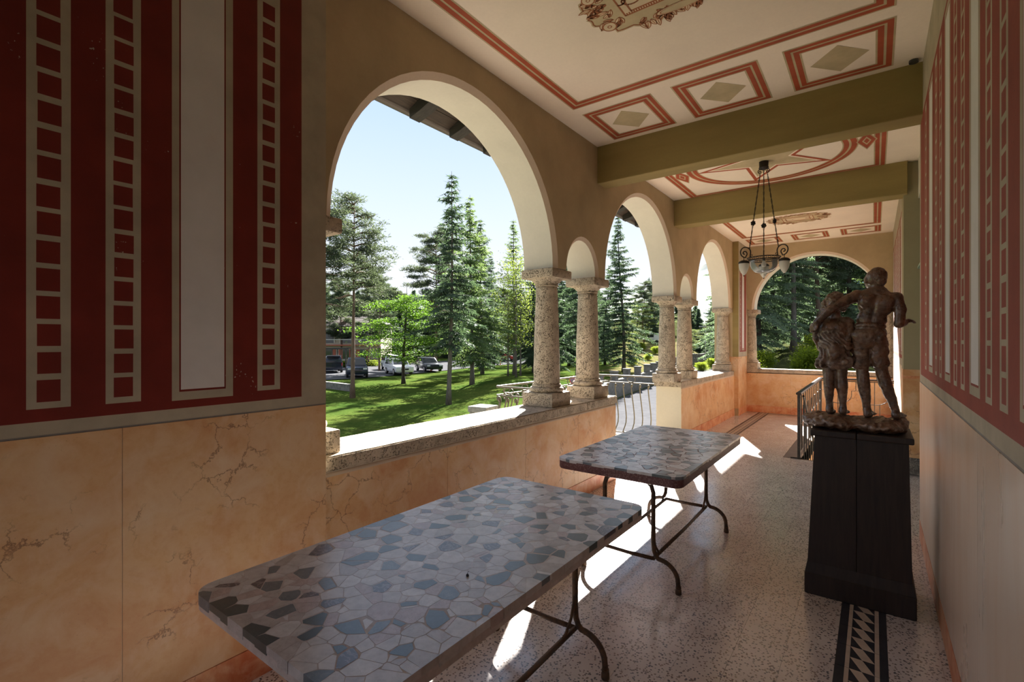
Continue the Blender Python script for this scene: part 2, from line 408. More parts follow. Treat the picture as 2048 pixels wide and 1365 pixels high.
# ------------------------------------------------------------------ painted panel (flat paint cut into rectangles)
def paint_grid(rects, s0, s1, z0, z1, base):
    """rects: (s0,s1,z0,z1,mat) painted later over earlier; returns list of non overlapping rectangles"""
    ss = sorted({s0, s1, *[min(max(q, s0), s1) for r in rects for q in r[:2]]}); out = []
    for a, b in zip(ss[:-1], ss[1:]):
        if b - a < 1e-6: continue
        mid = (a + b) / 2; col = [r for r in rects if r[0] <= mid <= r[1]]
        zz = sorted({z0, z1, *[min(max(q, z0), z1) for r in col for q in r[2:4]]}); run = None
        for c, d in zip(zz[:-1], zz[1:]):
            if d - c < 1e-6: continue
            mz = (c + d) / 2; m = base
            for r in col:
                if r[2] <= mz <= r[3]: m = r[4]
            if run and run[4] == m: run[3] = d
            else:
                run = [a, b, c, d, m]; out.append(run)
    return out

PM = ['red', 'greige', 'white', 'greige_dark', 'red_chip']
def ladder(sc, zb, zt, w_out, w_in, pitch, h, base=0):
    r = [(sc - w_out / 2, sc + w_out / 2, zb, zt, 1)]; z = zb + 0.024
    while z + h < zt - .01:
        j = rnd.uniform(-.002, .002); r.append((sc - w_in / 2 + j, sc + w_in / 2 + j, z + j, z + h + rnd.uniform(-.002, .002), base)); z += pitch
    return r
def stripe(sc, zb, zt, w, base=0):
    return [(sc - w / 2, sc + w / 2, zb, zt, 1), (sc - w / 2 + .027, sc + w / 2 - .031, zb + .036, zt - .036, base), (sc - w / 2 + .033, sc + w / 2 - .037, zb + .045, zt - .045, 2)]

ZD = 1.265; ZRED0 = 1.32; ZRED1 = 3.36
wall_left = empty('wall_left', kind='structure')
def panel_obj(rects, s0, s1, z0, z1, place, name, parent):
    b = MB()
    for a, c, d, e, m in paint_grid(rects, s0, s1, z0, z1, 1): b.poly([place(a, d), place(c, d), place(c, e), place(a, e)], m)
    return b.build(name, [M[k] for k in PM], parent)

# near pier on the left, painted in red, greige and white
Y0, Y1 = YB, 1.49
rects = [(Y0 + .1, 1.352, ZRED0, ZRED1, 0), (Y0, Y1, ZD, ZD + .008, 3)]
rects += ladder(0.399, 1.366, 3.31, .117, .063, .099, .079) + ladder(0.614, 1.364, 3.31, .112, .061, .0936, .0755) + ladder(1.184, 1.368, 3.31, .110, .059, .0988, .076)
rects += stripe(0.898, 1.354, 3.33, .242) + stripe(0.10, 1.356, 3.33, .245)
for q in (-.19, -.40, -.99, -1.2): rects += ladder(q, 1.364, 3.31, .112, .062, .097, .077)
for q in (-.70, -1.5): rects += stripe(q, 1.354, 3.33, .242)
panel_obj(rects, Y0, Y1, ZD, ZC, lambda s, z: (XP, s, z), 'painted_panel', wall_left)
pb = MB(); pb.box(XO, XP - .002, YB, Y1 - .0005, -0.2, ZC)
pb.poly([(XO, Y1, -.2), (XO, Y1, ZC), (XP, Y1, ZC), (XP, Y1, -.2)], 1)
pb.build('pier', [M['soffit'], M['greige']], wall_left)

def dado_slabs(parent, place, seams, z0, z1, mat, name='dado_slab', th=.012, gap=.0012):
    """place(s,n,z): n = how far it stands proud of the wall"""
    for a, b in zip(seams[:-1], seams[1:]):
        q = MB(); a2, b2 = a + gap, b - gap
        P = [place(a2, 0, z0), place(b2, 0, z0), place(b2, 0, z1), place(a2, 0, z1), place(a2, th, z0), place(b2, th, z0), place(b2, th, z1), place(a2, th, z1)]
        q.add(P, [(4, 5, 6, 7), (0, 1, 5, 4), (1, 2, 6, 5), (2, 3, 7, 6), (3, 0, 4, 7)]); q.build(name, mat, parent)
ZBASE = 0.155
dado_slabs(wall_left, lambda s, n, z: (XP - .01 + n, s, z), [YB, -1.15, -.27, .609, 1.49], ZBASE, ZD, M['dado'])
dado_slabs(wall_left, lambda s, n, z: (XP - .01 + n, s, z), [YB, -1.15, -.27, .609, 1.49], 0.0, ZBASE - .002, M['base'], 'skirting_slab', .016)

# parapets of the arcade
def parapet(y0, y1, seams, end_face=True):
    b = MB(); b.box(XO, XS - .012, y0, y1, -0.3, ZS - .085, 0)
    b.build('parapet', [M['outside_wall']], wall_left)
    dado_slabs(wall_left, lambda s, n, z: (XS - .014 + n, s, z), seams, ZBASE, ZS - .112, M['dado'])
    dado_slabs(wall_left, lambda s, n, z: (XS - .014 + n, s, z), seams, 0, ZBASE - .002, M['base'], 'skirting_slab', .017)
    c = MB()      # small cove under the sill
    n = 6
    pr = [(XS - .002 - .026 * (1 - math.cos(t)) + .0, ZS - .112 + .028 * math.sin(t)) for t in [i / n * math.pi / 2 for i in range(n + 1)]]
    for (xa, za), (xb, zb) in zip(pr[:-1], pr[1:]): c.poly([(xa, y0, za), (xa, y1, za), (xb, y1, zb), (xb, y0, zb)])
    c.build('cove', M['arch_edge'], wall_left)
parapet(1.49, 5.255, [1.49, 2.471, 3.43, 4.36, 5.255])
parapet(7.675, 11.25, [7.675, 8.55, 9.45, 10.35, 11.25])

def rough_stone(o, amp=.004, sc=14):
    me = o.data; k = len(me.vertices); C = np.empty(k * 3, np.float32); Nn = np.empty(k * 3, np.float32)
    me.vertices.foreach_get('co', C); me.vertices.foreach_get('normal', Nn); C = C.reshape(-1, 3); D = np.zeros(k); mw = o.matrix_basis
    for i in range(k):
        p = (mw @ Vector(C[i])) * sc; D[i] = (mnoise.noise(p) + .6 * mnoise.noise(p * 2.7)) * amp
    me.vertices.foreach_set('co', (C + Nn.reshape(-1, 3) * D[:, None]).astype(np.float32).ravel()); me.update()
def stone_slab(name, x0, x1, y0, y1, z0, z1, parent, cut=.045):
    b = MB(); b.box(x0, x1, y0, y1, z0, z1)
    me = bpy.data.meshes.new(name); me.from_pydata(b.v, [], b.f); bm = bmesh.new(); bm.from_mesh(me)
    L = [x1 - x0, y1 - y0, z1 - z0]
    for ax in range(3):
        k = max(1, int(L[ax] / cut)); 
        for i in range(1, k):
            co = [x0, y0, z0]; co[ax] += L[ax] * i / k; no = [0, 0, 0]; no[ax] = 1
            bmesh.ops.bisect_plane(bm, geom=bm.verts[:] + bm.edges[:] + bm.faces[:], plane_co=co, plane_no=no)
    bmesh.ops.bevel(bm, geom=[e for e in bm.edges if len(e.link_faces) == 2 and e.calc_face_angle(0) > .6], offset=.007, segments=2, affect='EDGES')
    bm.normal_update(); bm.to_mesh(me); bm.free(); me.materials.append(M['stone'])
    me.polygons.foreach_set('use_smooth', [True] * len(me.polygons)); me.set_sharp_from_angle(angle=R(50))
    o = bpy.data.objects.new(name, me); COL.objects.link(o); o.parent = parent; rough_stone(o, .0035, 16); return o
stone_slab('sill', XO - .03, XS, 1.4905, 4.55, ZS - .085, ZS, wall_left)
stone_slab('sill', XO - .03, XS + .002, 4.552, 5.285, ZS - .085, ZS, wall_left)
stone_slab('sill', XO - .03, XS, 7.645, 8.72, ZS - .085, ZS, wall_left)
stone_slab('sill', XO - .03, XS, 8.722, 11.2, ZS - .085, ZS, wall_left)

# arch walls
def arch_wall(spans, s0, s1, place, name, parent, ztop, thick, N=36, ch=.045):
    """place(s, n, z) with n measured outwards from the room face"""
    b = MB(); edges = [s0]
    for a, c in spans: edges += [a, c]
    edges.append(s1)
    for i in range(0, len(edges), 2):
        a, c = edges[i], edges[i + 1]
        if c - a > 1e-4:
            b.poly([place(a, 0, ZA), place(c, 0, ZA), place(c, 0, ztop), place(a, 0, ztop)], 0)
            b.poly([place(c, thick, ZA), place(a, thick, ZA), place(a, thick, ztop + 1.2), place(c, thick, ztop + 1.2)], 3)
            b.poly([place(a, 0, ZA), place(a, thick, ZA), place(c, thick, ZA), place(c, 0, ZA)], 2)
    for a, c in spans:
        m = (a + c) / 2; r = (c - a) / 2; k = ch if r > .6 else ch * .8
        n = N if r > .6 else 20; st = 1.0
        rise = r if r > .6 else r * 1.1
        def pt(i, rr, dz): t = math.pi * i / n; return m - rr * math.cos(t), ZA + (rise - dz) * math.sin(t)
        for i in range(n):
            (ya, za), (yb, zb) = pt(i, r, 0), pt(i + 1, r, 0); (yc, zc), (yd, zd) = pt(i, r - k, k), pt(i + 1, r - k, k)
            b.poly([place(ya, 0, za), place(yb, 0, zb), place(yb, 0, ztop), place(ya, 0, ztop)], 0)
            b.poly([place(yc, thick, zc), place(yd, thick, zd), place(yd, thick, ztop + 1.2), place(yc, thick, ztop + 1.2)], 3)
            b.poly([place(ya, 0, za), place(yb, 0, zb), place(yd, k * .75, zd), place(yc, k * .75, zc)], 1)
            b.poly([place(yc, k * .75, zc), place(yd, k * .75, zd), place(yd, thick, zd), place(yc, thick, zc)], 2)
        for s, q in ((a, 1), (c, -1)):
            b.poly([place(s, 0, ZA), place(s + q * k, k * .75, ZA), place(s + q * k, thick, ZA), place(s, thick, ZA)], 2)
            b.poly([place(s + q * k, thick, ZA), place(s, thick, ZA), place(s, thick, ztop + 1.2), place(s + q * k, thick, ztop + 1.2)], 3)
    o = b.build(name, [M['wall_face'], M['arch_edge'], M['soffit'], M['outside_wall']], parent)
    bm = bmesh.new(); bm.from_mesh(o.data); bmesh.ops.remove_doubles(bm, verts=bm.verts, dist=1e-4); bm.to_mesh(o.data); bm.free()
    o.data.polygons.foreach_set('use_smooth', [True] * len(o.data.polygons)); o.data.set_sharp_from_angle(angle=R(25))
    return o
SP = [(1.55, 4.03), (4.185, 4.895), (5.05, 7.55), (7.71, 8.43), (8.60, 11.08)]
arch_wall(SP, 1.4895, 11.26, lambda s, n, z: (XW - n, s, z), 'arcade', wall_left, ZC, XW - XO)

# far pier on the left
pb = MB(); pb.box(XO, XP + .03 - .002, 11.25, 12.46, -.3, ZC + 1.2, 0); pb.build('pier', [M['wall_face']], wall_left)
rects = [(11.36, 12.02, ZRED0 + .05, ZRED1 - .02, 4), (11.25, 12.10, ZD, ZD + .008, 3)]
rects += [(11.41, 11.47, 1.40, 3.3, 1)] + [(11.425, 11.455, 1.42 + .1 * k, 1.49 + .1 * k, 4) for k in range(18)]
rects += stripe(11.70, 1.40, 3.30, .24, 4)
panel_obj(rects, 11.25, 12.10, ZD, ZC, lambda s, z: (XP + .03, s, z), 'painted_panel', wall_left)
dado_slabs(wall_left, lambda s, n, z: (XP + .018 + n, s, z), [11.25, 12.10], ZBASE, ZD, M['dado'])
dado_slabs(wall_left, lambda s, n, z: (XP + .018 + n, s, z), [11.25, 12.10], 0, ZBASE - .002, M['base'], 'skirting_slab', .016)
dado_slabs(wall_left, lambda s, n, z: (s, 11.25 - n, z), [XO + .3, XP + .03], ZBASE, ZD, M['dado'])
b = MB(); b.poly([(XW, 11.249, ZD), (XP + .03, 11.249, ZD), (XP + .03, 11.249, ZC), (XW, 11.249, ZC)]); b.build('pier_side', M['beam'], wall_left)

# far wall with one wide arch
wall_far = empty('wall_far', kind='structure')
arch_wall([(-2.23, 0.17)], XP - .05, 0.62, lambda s, n, z: (s, YF + n, z), 'end_arch', wall_far, ZC, .36)
b = MB(); b.box(XP, 0.62, YF + .012, YF + .36, -1.7, ZS - .085); b.build('parapet', M['outside_wall'], wall_far)
dado_slabs(wall_far, lambda s, n, z: (s, YF + .012 - n, z), [XP + .03, -1.45, -.55, XR], ZBASE, ZS - .085, M['dado'])
dado_slabs(wall_far, lambda s, n, z: (s, YF + .012 - n, z), [XP + .03, -1.45, -.55, XR], 0, ZBASE - .002, M['base'], 'skirting_slab', .017)
stone_slab('sill', XP + .031, XR - .001, YF - .005, YF + .39, ZS - .07, ZS + .012, wall_far)

# wall behind the camera, with the same arch
wall_back = empty('wall_back', kind='structure')
arch_wall([(-2.23, 0.17)], XP - .05, 0.62, lambda s, n, z: (s, YB - n, z), 'end_arch', wall_back, ZC, .36)
b = MB(); b.box(XP, 0.62, YB - .36, YB, -.3, ZS); b.box(XO, -2.23, YB - .36, YB, ZS, ZA); b.box(.17, .62, YB - .36, YB, ZS, ZA); b.build('parapet', M['dado'], wall_back)

# right wall: near part, door recess, pier, far part
wall_right = empty('wall_right', kind='structure')
YE = 5.15
rects = [(YB + .1, 5.06, ZRED0 + .02, ZRED1, 4), (YB, YE, ZD + .01, ZD + .018, 3)]
for q in (4.22, 3.31, 2.48, 1.66, .84, .02, -.8, -1.6): rects += stripe(q, 1.40, 3.33, .235 if q < 4 else .26, 4)
for a, c in ((3.88, 3.63), (3.01, 2.78), (2.20, 1.97), (1.37, 1.14), (.55, .32), (-.27, -.5), (-1.09, -1.32)):
    rects += ladder(a, 1.40, 3.32, .112, .062, .093, .074, 4) + ladder(c, 1.40, 3.32, .112, .062, .093, .074, 4)
rects += ladder(4.60, 1.40, 3.32, .115, .062, .093, .074, 4) + [(4.80, 4.84, 1.4, 3.32, 4)]
panel_obj(rects, YB, YE, ZD + .01, ZC, lambda s, z: (XR, s, z), 'painted_panel', wall_right)
dado_slabs(wall_right, lambda s, n, z: (XR + .010 - n, s, z), [YB, -1.4, -.45, .5, 1.45, 2.4, 3.35, 4.3, YE], ZBASE, ZD + .01, M['dado_right'])
dado_slabs(wall_right, lambda s, n, z: (XR + .010 - n, s, z), [YB, -1.4, -.45, .5, 1.45, 2.4, 3.35, 4.3, YE], 0, ZBASE - .002, M['base'], 'skirting_slab', .014)
b = MB(); b.box(XR + .002, .75, YB, YE, -.2, ZC); b.build('masonry', M['soffit'], wall_right)
PY0, PY1 = 7.50, 7.92
b = MB(); b.box(.285, .75, PY0, PY1, ZD, ZC); b.build('pier', plaster('grey olive plaster', (.36, .315, .20), .08), wall_right)
b = MB(); b.box(.28, .75, PY0 - .004, PY1, .21, ZD - .11); b.box(.28, .75, PY0 - .004, PY1, ZD - .075, ZD); b.build('pier_dado', M['dado'], wall_right)
b = MB(); b.box(.279, .75, PY0 - .006, PY1, ZD - .109, ZD - .076); b.build('inlay_band', M['base'], wall_right)
b = MB(); b.box(.272, .75, PY0 - .012, PY1 + .01, 0, .208); b.build('pier_base', M['tile_black'] if False else marble('dark breccia', (.14, .13, .12), (.4, .38, .35), .8), wall_right)
rects = [(8.05, 11.95, ZRED0 + .05, ZRED1, 4)]
for k in range(5): rects += stripe(8.45 + .82 * k, 1.42, 3.33, .24, 4)
for k in range(4): rects += ladder(8.75 + .82 * k, 1.42, 3.32, .11, .06, .1, .08, 4) + ladder(8.97 + .82 * k, 1.42, 3.32, .11, .06, .1, .08, 4)
panel_obj(rects, PY1, YF, ZD + .01, ZC, lambda s, z: (XR, s, z), 'painted_panel', wall_right)
dado_slabs(wall_right, lambda s, n, z: (XR + .010 - n, s, z), [PY1, 8.9, 9.9, 10.9, YF], ZBASE, ZD + .01, M['dado_right'])
dado_slabs(wall_right, lambda s, n, z: (XR + .010 - n, s, z), [PY1, 8.9, 9.9, 10.9, YF], 0, ZBASE - .002, M['base'], 'skirting_slab', .014)
b = MB(); b.box(XR + .002, .75, PY1, 12.46, -1.7, ZC); b.build('masonry', M['soffit'], wall_right)
b = MB(); b.box(.74, .8, YE - .2, PY0 + .2, 0, ZC); b.box(.42, .75, YE, PY0, 3.3, ZC); b.build('recess_back', M['soffit'], wall_right)
# door in the recess
door = empty('door_1', (0, 0, 0), kind='structure')
b = MB(); X0 = .47
for y in (5.2, 6.28, 7.36): b.box(X0, X0 + .07, y, y + .10, 0, 3.3)
b.box(X0 - .02, X0 + .07, 5.2, 7.46, 2.36, 2.44); b.box(X0 - .035, X0 + .02, 5.2, 7.46, 2.42, 2.46); b.box(X0 - .06, X0 + .02, 5.2, 7.46, 2.46, 2.485); b.box(X0, X0 + .07, 5.2, 7.46, 3.22, 3.3)
b.build('door_frame', M['green_wood'], door)
for y in (5.3, 6.38):
    q = MB(); q.box(X0 + .01, X0 + .05, y, y + .98, .02, .9); q.box(X0 - .004, X0 + .012, y + .12, y + .86, .16, .76); q.build('door_leaf', M['green_wood'], door)
    q = MB(); q.box(X0 + .025, X0 + .031, y, y + .98, .9, 2.36); q.build('pane', M['pane'], door)
    q = MB(); q.box(X0 + .025, X0 + .031, y, y + .98, 2.485, 3.22); q.build('pane', M['pane'], door)

# ------------------------------------------------------------------ ceiling, beams and painted decoration
ceiling = empty('ceiling', kind='structure')
b = MB(); b.box(XO, .8, YB - .36, 12.46, ZC, ZC + .12); b.build('ceiling_slab', M['ceiling'], ceiling)
def beam(y0, y1, z):
    b = MB(); b.box(XW - .02, XR + .02, y0, y1, z, ZC + .01); b.build('beam', M['beam'], ceiling, bevel=.008, seg=2)
beam(4.86, 5.09, 3.345); beam(7.42, 7.68, 3.36)
ZP = ZC - .0015
def frame_strip(b, x0, x1, y0, y1, w, m, z):
    """closed rectangular line of width w inside x0..x1,y0..y1, mitred"""
    o = [(x0, y0), (x1, y0), (x1, y1), (x0, y1)]; i = [(x0 + w, y0 + w), (x1 - w, y0 + w), (x1 - w, y1 - w), (x0 + w, y1 - w)]
    for k in range(4):
        l = (k + 1) % 4; b.poly([(*o[k], z), (*i[k], z), (*i[l], z), (*o[l], z)], m)
def double_frame(name, x0, x1, y0, y1, wr, gap, edge, inner=None):
    b = MB(); frame_strip(b, x0, x1, y0, y1, 2 * wr + gap + 2 * edge, 1, ZP); 
    frame_strip(b, x0 + edge, x1 - edge, y0 + edge, y1 - edge, wr, 0, ZP - .0008); o = edge + wr + gap
    frame_strip(b, x0 + o, x1 - o, y0 + o, y1 - o, wr, 0, ZP - .0008)
    if inner == 'diamond':
        k = 2 * wr + gap + 2 * edge + .035; mx, my = (x0 + x1) / 2, (y0 + y1) / 2
        b.poly([(x0 + k, my, ZP), (mx, y1 - k, ZP), (x1 - k, my, ZP), (mx, y0 + k, ZP)], 1)
    return b.build(name, [M['c_red'], M['c_olive']], ceiling)
double_frame('painted_frame', -2.235, .115, .35, 3.945, .038, .016, .012)
double_frame('painted_frame', -2.215, .105, 8.05, 11.03, .038, .016, .012)
for x in (-2.217, -1.380, -.547):
    double_frame('painted_lozenge', x, x + .668, 4.075, 4.792, .036, .016, .012, 'diamond')
    double_frame('painted_lozenge', x, x + .668, -.55, .17, .036, .016, .012, 'diamond')
    double_frame('painted_lozenge', x + .02, x + .66, 11.2, 11.86, .034, .016, .012, 'diamond')
double_frame('painted_frame', -2.20, .115, 5.28, 7.455, .038, .016, .012)
# ring, star and corner lozenges of the middle bay
cxs, cys = -1.03, 6.40
b = MB(); n = 72
def ring(r0, r1, m, z):
    for i in range(n):
        a, c = 2 * math.pi * i / n, 2 * math.pi * (i + 1) / n
        b.poly([(cxs + r0 * math.cos(a), cys + r0 * math.sin(a), z), (cxs + r0 * math.cos(c), cys + r0 * math.sin(c), z), (cxs + r1 * math.cos(c), cys + r1 * math.sin(c), z), (cxs + r1 * math.cos(a), cys + r1 * math.sin(a), z)], m)
ring(.755, .900, 1, ZP); ring(.768, .815, 0, ZP - .0008); ring(.836, .888, 0, ZP - .0008)
b.build('painted_ring', [M['c_red'], M['c_olive']], ceiling)
def star_pts(ro, ri, rot): return [(cxs + (ro if k % 2 == 0 else ri) * math.cos(rot + math.pi * k / 5), cys + (ro if k % 2 == 0 else ri) * math.sin(rot + math.pi * k / 5)) for k in range(10)]
b = MB(); rot = R(180)
A_, B_, C_ = star_pts(.79, .305, rot), star_pts(.665, .257, rot), star_pts(.60, .232, rot)
for P, Q, m in ((A_, B_, 0), (B_, C_, 2)):
    for k in range(10):
        l = (k + 1) % 10; b.poly([(*P[k], ZP - .001), (*Q[k], ZP - .001), (*Q[l], ZP - .001), (*P[l], ZP - .001)], m)
for k in range(10): b.poly([(cxs, cys, ZP - .001), (*C_[(k + 1) % 10], ZP - .001), (*C_[k], ZP - .001)], 1)
b.build('painted_star', [M['c_red'], M['c_olive'], M['ceiling']], ceiling)
for X_ in (-2.008, -.062):
    b = MB(); Y_ = cys + .015
    for rx, ry, m, dz in ((.092, .30, 1, 0.0012), (.080, .262, 0, .002), (.040, .13, 1, .0028), (.026, .085, 0, .0036)):
        b.poly([(X_ - rx, Y_, ZP - dz), (X_, Y_ + ry, ZP - dz), (X_ + rx, Y_, ZP - dz), (X_, Y_ - ry, ZP - dz)], m)
    b.build('painted_side_lozenge', [M['c_red'], M['c_olive']], ceiling)

# painted trophy ornament in the first and third bay: outline field, scroll work, leaves, tablet and discs
def ornament(cx, cy, sx, sy, seed):
    q = random.Random(seed); b = MB(); z = ZP
    n = 90; out = []
    for i in range(n):
        a = 2 * math.pi * i / n; r = 1 + .035 * math.sin(11 * a + 1) + .03 * math.sin(23 * a) + .02 * math.sin(41 * a + 2)
        e = (abs(math.cos(a)) ** 2.6 + abs(math.sin(a)) ** 2.6) ** (-1 / 2.6)
        out.append((cx + sx * r * e * math.cos(a), cy + sy * r * e * math.sin(a)))
    for i in range(n): b.poly([(cx, cy, z), (*out[(i + 1) % n], z), (*out[i], z)], 0)
    def line(pts, w, m=1, dz=.001):
        for p, r in zip(pts[:-1], pts[1:]):
            d = Vector((r[0] - p[0], r[1] - p[1])); 
            if d.length < 1e-6: continue
            nn = Vector((-d.y, d.x)).normalized() * w / 2; d = d.normalized() * w * .2
            b.poly([(p[0] - d.x + nn.x, p[1] - d.y + nn.y, z - dz), (r[0] + d.x + nn.x, r[1] + d.y + nn.y, z - dz), (r[0] + d.x - nn.x, r[1] + d.y - nn.y, z - dz), (p[0] - d.x - nn.x, p[1] - d.y - nn.y, z - dz)], m)
    inn = [(cx + (x - cx) * .965, cy + (y - cy) * .94) for x, y in out]; line(inn + inn[:1], .010)
    tx, ty = sx * .50, sy * .42                                        # the tablet with its dentil border
    b.poly([(cx - tx, cy - ty, z - .0006), (cx - tx, cy + ty, z - .0006), (cx + tx, cy + ty, z - .0006), (cx + tx, cy - ty, z - .0006)], 2)
    for k in (1, .78): line([(cx - tx * k, cy - ty * k), (cx + tx * k, cy - ty * k), (cx + tx * k, cy + ty * k), (cx - tx * k, cy + ty * k), (cx - tx * k, cy - ty * k)], .012, 1, .0012)
    for k in range(26):
        x = cx - tx * .93 + tx * 1.86 * k / 25
        for s_ in (-1, 1): line([(x, cy + s_ * ty * .84), (x, cy + s_ * ty * .94)], .010, 1, .0012)
    for s_ in (-1, 1):
        sp = [(cx + s_ * (.12 + .1 * t) + .045 * (1.1 - t) * math.cos(9 * t), cy + .045 * (1.1 - t) * math.sin(9 * t)) for t in [i / 26 for i in range(27)]]; line(sp, .011, 1, .0014)
    def leaf(x, y, a, L, w):
        L1, L2 = [], []
        for i in range(7):
            t = i / 6; ww = w * math.sin(math.pi * t) ** .8
            px, py = x + L * t * math.cos(a), y + L * t * math.sin(a)
            L1.append((px - ww * math.sin(a), py + ww * math.cos(a))); L2.append((px + ww * math.sin(a), py - ww * math.cos(a)))
        pl = L1 + L2[::-1][1:-1]; b.poly([(*p, z - .0013) for p in pl[::-1]], 2); line(L1, .0055, 1, .0016); line(L2, .0055, 1, .0016)
        line([(x, y), (x + L * .8 * math.cos(a), y + L * .8 * math.sin(a))], .005, 1, .0017)
    for i in range(130):
        a = q.uniform(0, 2 * math.pi); r = q.uniform(.60, .93); e = (abs(math.cos(a)) ** 2.6 + abs(math.sin(a)) ** 2.6) ** (-1 / 2.6)
        x, y = cx + sx * r * e * math.cos(a), cy + sy * r * e * math.sin(a)
        if abs(x - cx) < tx * 1.02 and abs(y - cy) < ty * 1.05: continue
        leaf(x, y, a + q.uniform(-1.0, 1.0), q.uniform(.06, .10), q.uniform(.012, .02))
    for fx, fy, r in ((-.80, .55, .05), (-.8, -.5, .045), (.75, .58, .05), (.8, -.55, .045)):
        x, y = cx + sx * fx, cy + sy * fy
        for rr, m, dz in ((r, 1, .0018), (r * .82, 2, .002), (r * .32, 1, .0022), (r * .18, 2, .0024)):
            b.poly([(x + rr * math.cos(-t), y + rr * math.sin(-t), z - dz) for t in [2 * math.pi * i / 18 for i in range(18)]], m)
    x, y = cx + sx * .25, cy + sy * .78                                 # shield seen edge on
    for rr, m, dz in ((1, 1, .0019), (.93, 2, .0021), (.84, 1, .0023), (.78, 0, .0025)):
        b.poly([(x + .17 * rr * math.cos(-t), y + .036 * rr * math.sin(-t), z - dz) for t in [2 * math.pi * i / 24 for i in range(24)]], m)
    return b.build('painted_ornament', [paint('ornament olive', (.52, .42, .26)), M['c_brown'], paint('ornament tan', (.66, .53, .36))], ceiling)
ornament(-1.09, 2.88, .44, .30, 3); ornament(-1.07, 9.80, .46, .34, 5)
b = MB(); b.lathe([(.026, 0), (.03, .001), (.03, -.02), (.02, -.02)], 16, 0, (.243, 4.80, ZC + .001)); b.build('cable_hole', M['tile_black'], ceiling)

# ------------------------------------------------------------------ eaves and roof
roof = empty('roof', (-4.0, 5, 4.2), label='dark timber eaves with rafters and gutter outside the arches', cat='roof'); roof.location = (0, 0, 0)
XE, ZE, SL = -4.21, 4.20, .43
def rz(x): return ZE + (x - XE) * SL
YR0, YR1 = -5.0, 13.9
nb = 9; w = (XO - XE + .1) / nb
for k in range(nb):
    b = MB(); x0 = XE + k * w + .003; x1 = XE + (k + 1) * w - .003
    for a, c in ((YR0, 3.2), (3.203, 8.4), (8.403, YR1)):
        b.add([(x0, a, rz(x0)), (x1, a, rz(x1)), (x1, c, rz(x1)), (x0, c, rz(x0)), (x0, a, rz(x0) + .025), (x1, a, rz(x1) + .025), (x1, c, rz(x1) + .025), (x0, c, rz(x0) + .025)], [(0, 3, 2, 1), (4, 5, 6, 7), (0, 1, 5, 4), (1, 2, 6, 5), (2, 3, 7, 6), (3, 0, 4, 7)])
    b.build('soffit_board', M['eave_wood'], roof)
y = 0.55 - 6 * .64; rf = None
while y < YR1 - .1:
    if rf is None:
        b = MB(); xa, xb = XE + .03, XO + .05; h = .24; w2 = .075
        prof = [(xb, rz(xb) - h), (xa + .55, rz(xa + .55) - h), (xa + .42, rz(xa + .42) - h * 1.0), (xa + .34, rz(xa + .34) - h * .62), (xa + .16, rz(xa + .16) - h * .55), (xa, rz(xa) - h * .42), (xa, rz(xa)), (xb, rz(xb))]
        n = len(prof); V = [(p[0], -w2, p[1]) for p in prof] + [(p[0], w2, p[1]) for p in prof]
        b.add(V, [tuple(range(n)), tuple(range(2 * n - 1, n - 1, -1))] + [(i, i + n, (i + 1) % n + n, (i + 1) % n) for i in range(n)])
        rf = b.build('rafter', M['rafter_wood'], roof); rf.location = (0, y, -.001)
    else: inst(rf, roof, (0, y, -.001))
    y += .64
b = MB(); n = 10; pts = [(XE - .03 + .065 * math.cos(math.pi + math.pi * i / n), ZE + .035 + .065 * math.sin(math.pi + math.pi * i / n)) for i in range(n + 1)]
for p, q in zip(pts[:-1], pts[1:]):
    b.poly([(p[0], YR0, p[1]), (q[0], YR0, q[1]), (q[0], YR1, q[1]), (p[0], YR1, p[1])]); b.poly([(p[0], YR0, p[1] + .004), (p[0], YR1, p[1] + .004), (q[0], YR1, q[1] + .004), (q[0], YR0, q[1] + .004)])
b.build('gutter', M['gutter'], roof)
b = MB(); b.add([(XE, YR0, rz(XE) + .03), (1.0, YR0, rz(1.0) + .03), (1.0, YR1, rz(1.0) + .03), (XE, YR1, rz(XE) + .03), (XE, YR0, rz(XE) + .12), (1.0, YR0, rz(1.0) + .12), (1.0, YR1, rz(1.0) + .12), (XE, YR1, rz(XE) + .12)], [(0, 3, 2, 1), (4, 5, 6, 7), (0, 1, 5, 4), (1, 2, 6, 5), (2, 3, 7, 6), (3, 0, 4, 7)]); b.build('roof_cover', M['roof_tile'], roof)
b = MB(); b.box(XO + .01, .8, YB - .3, 12.4, ZC + .13, ZC + .95); b.build('attic', M['outside_wall'], roof)
# outer walls down to the ground
b = MB(); b.box(XO, XO + .1, YB - .3, 12.46, GZ - .5, -.2); b.box(XO, .8, 12.36, 12.46, GZ - .5, 0); struct(b.build('wall_outside', M['outside_wall']))

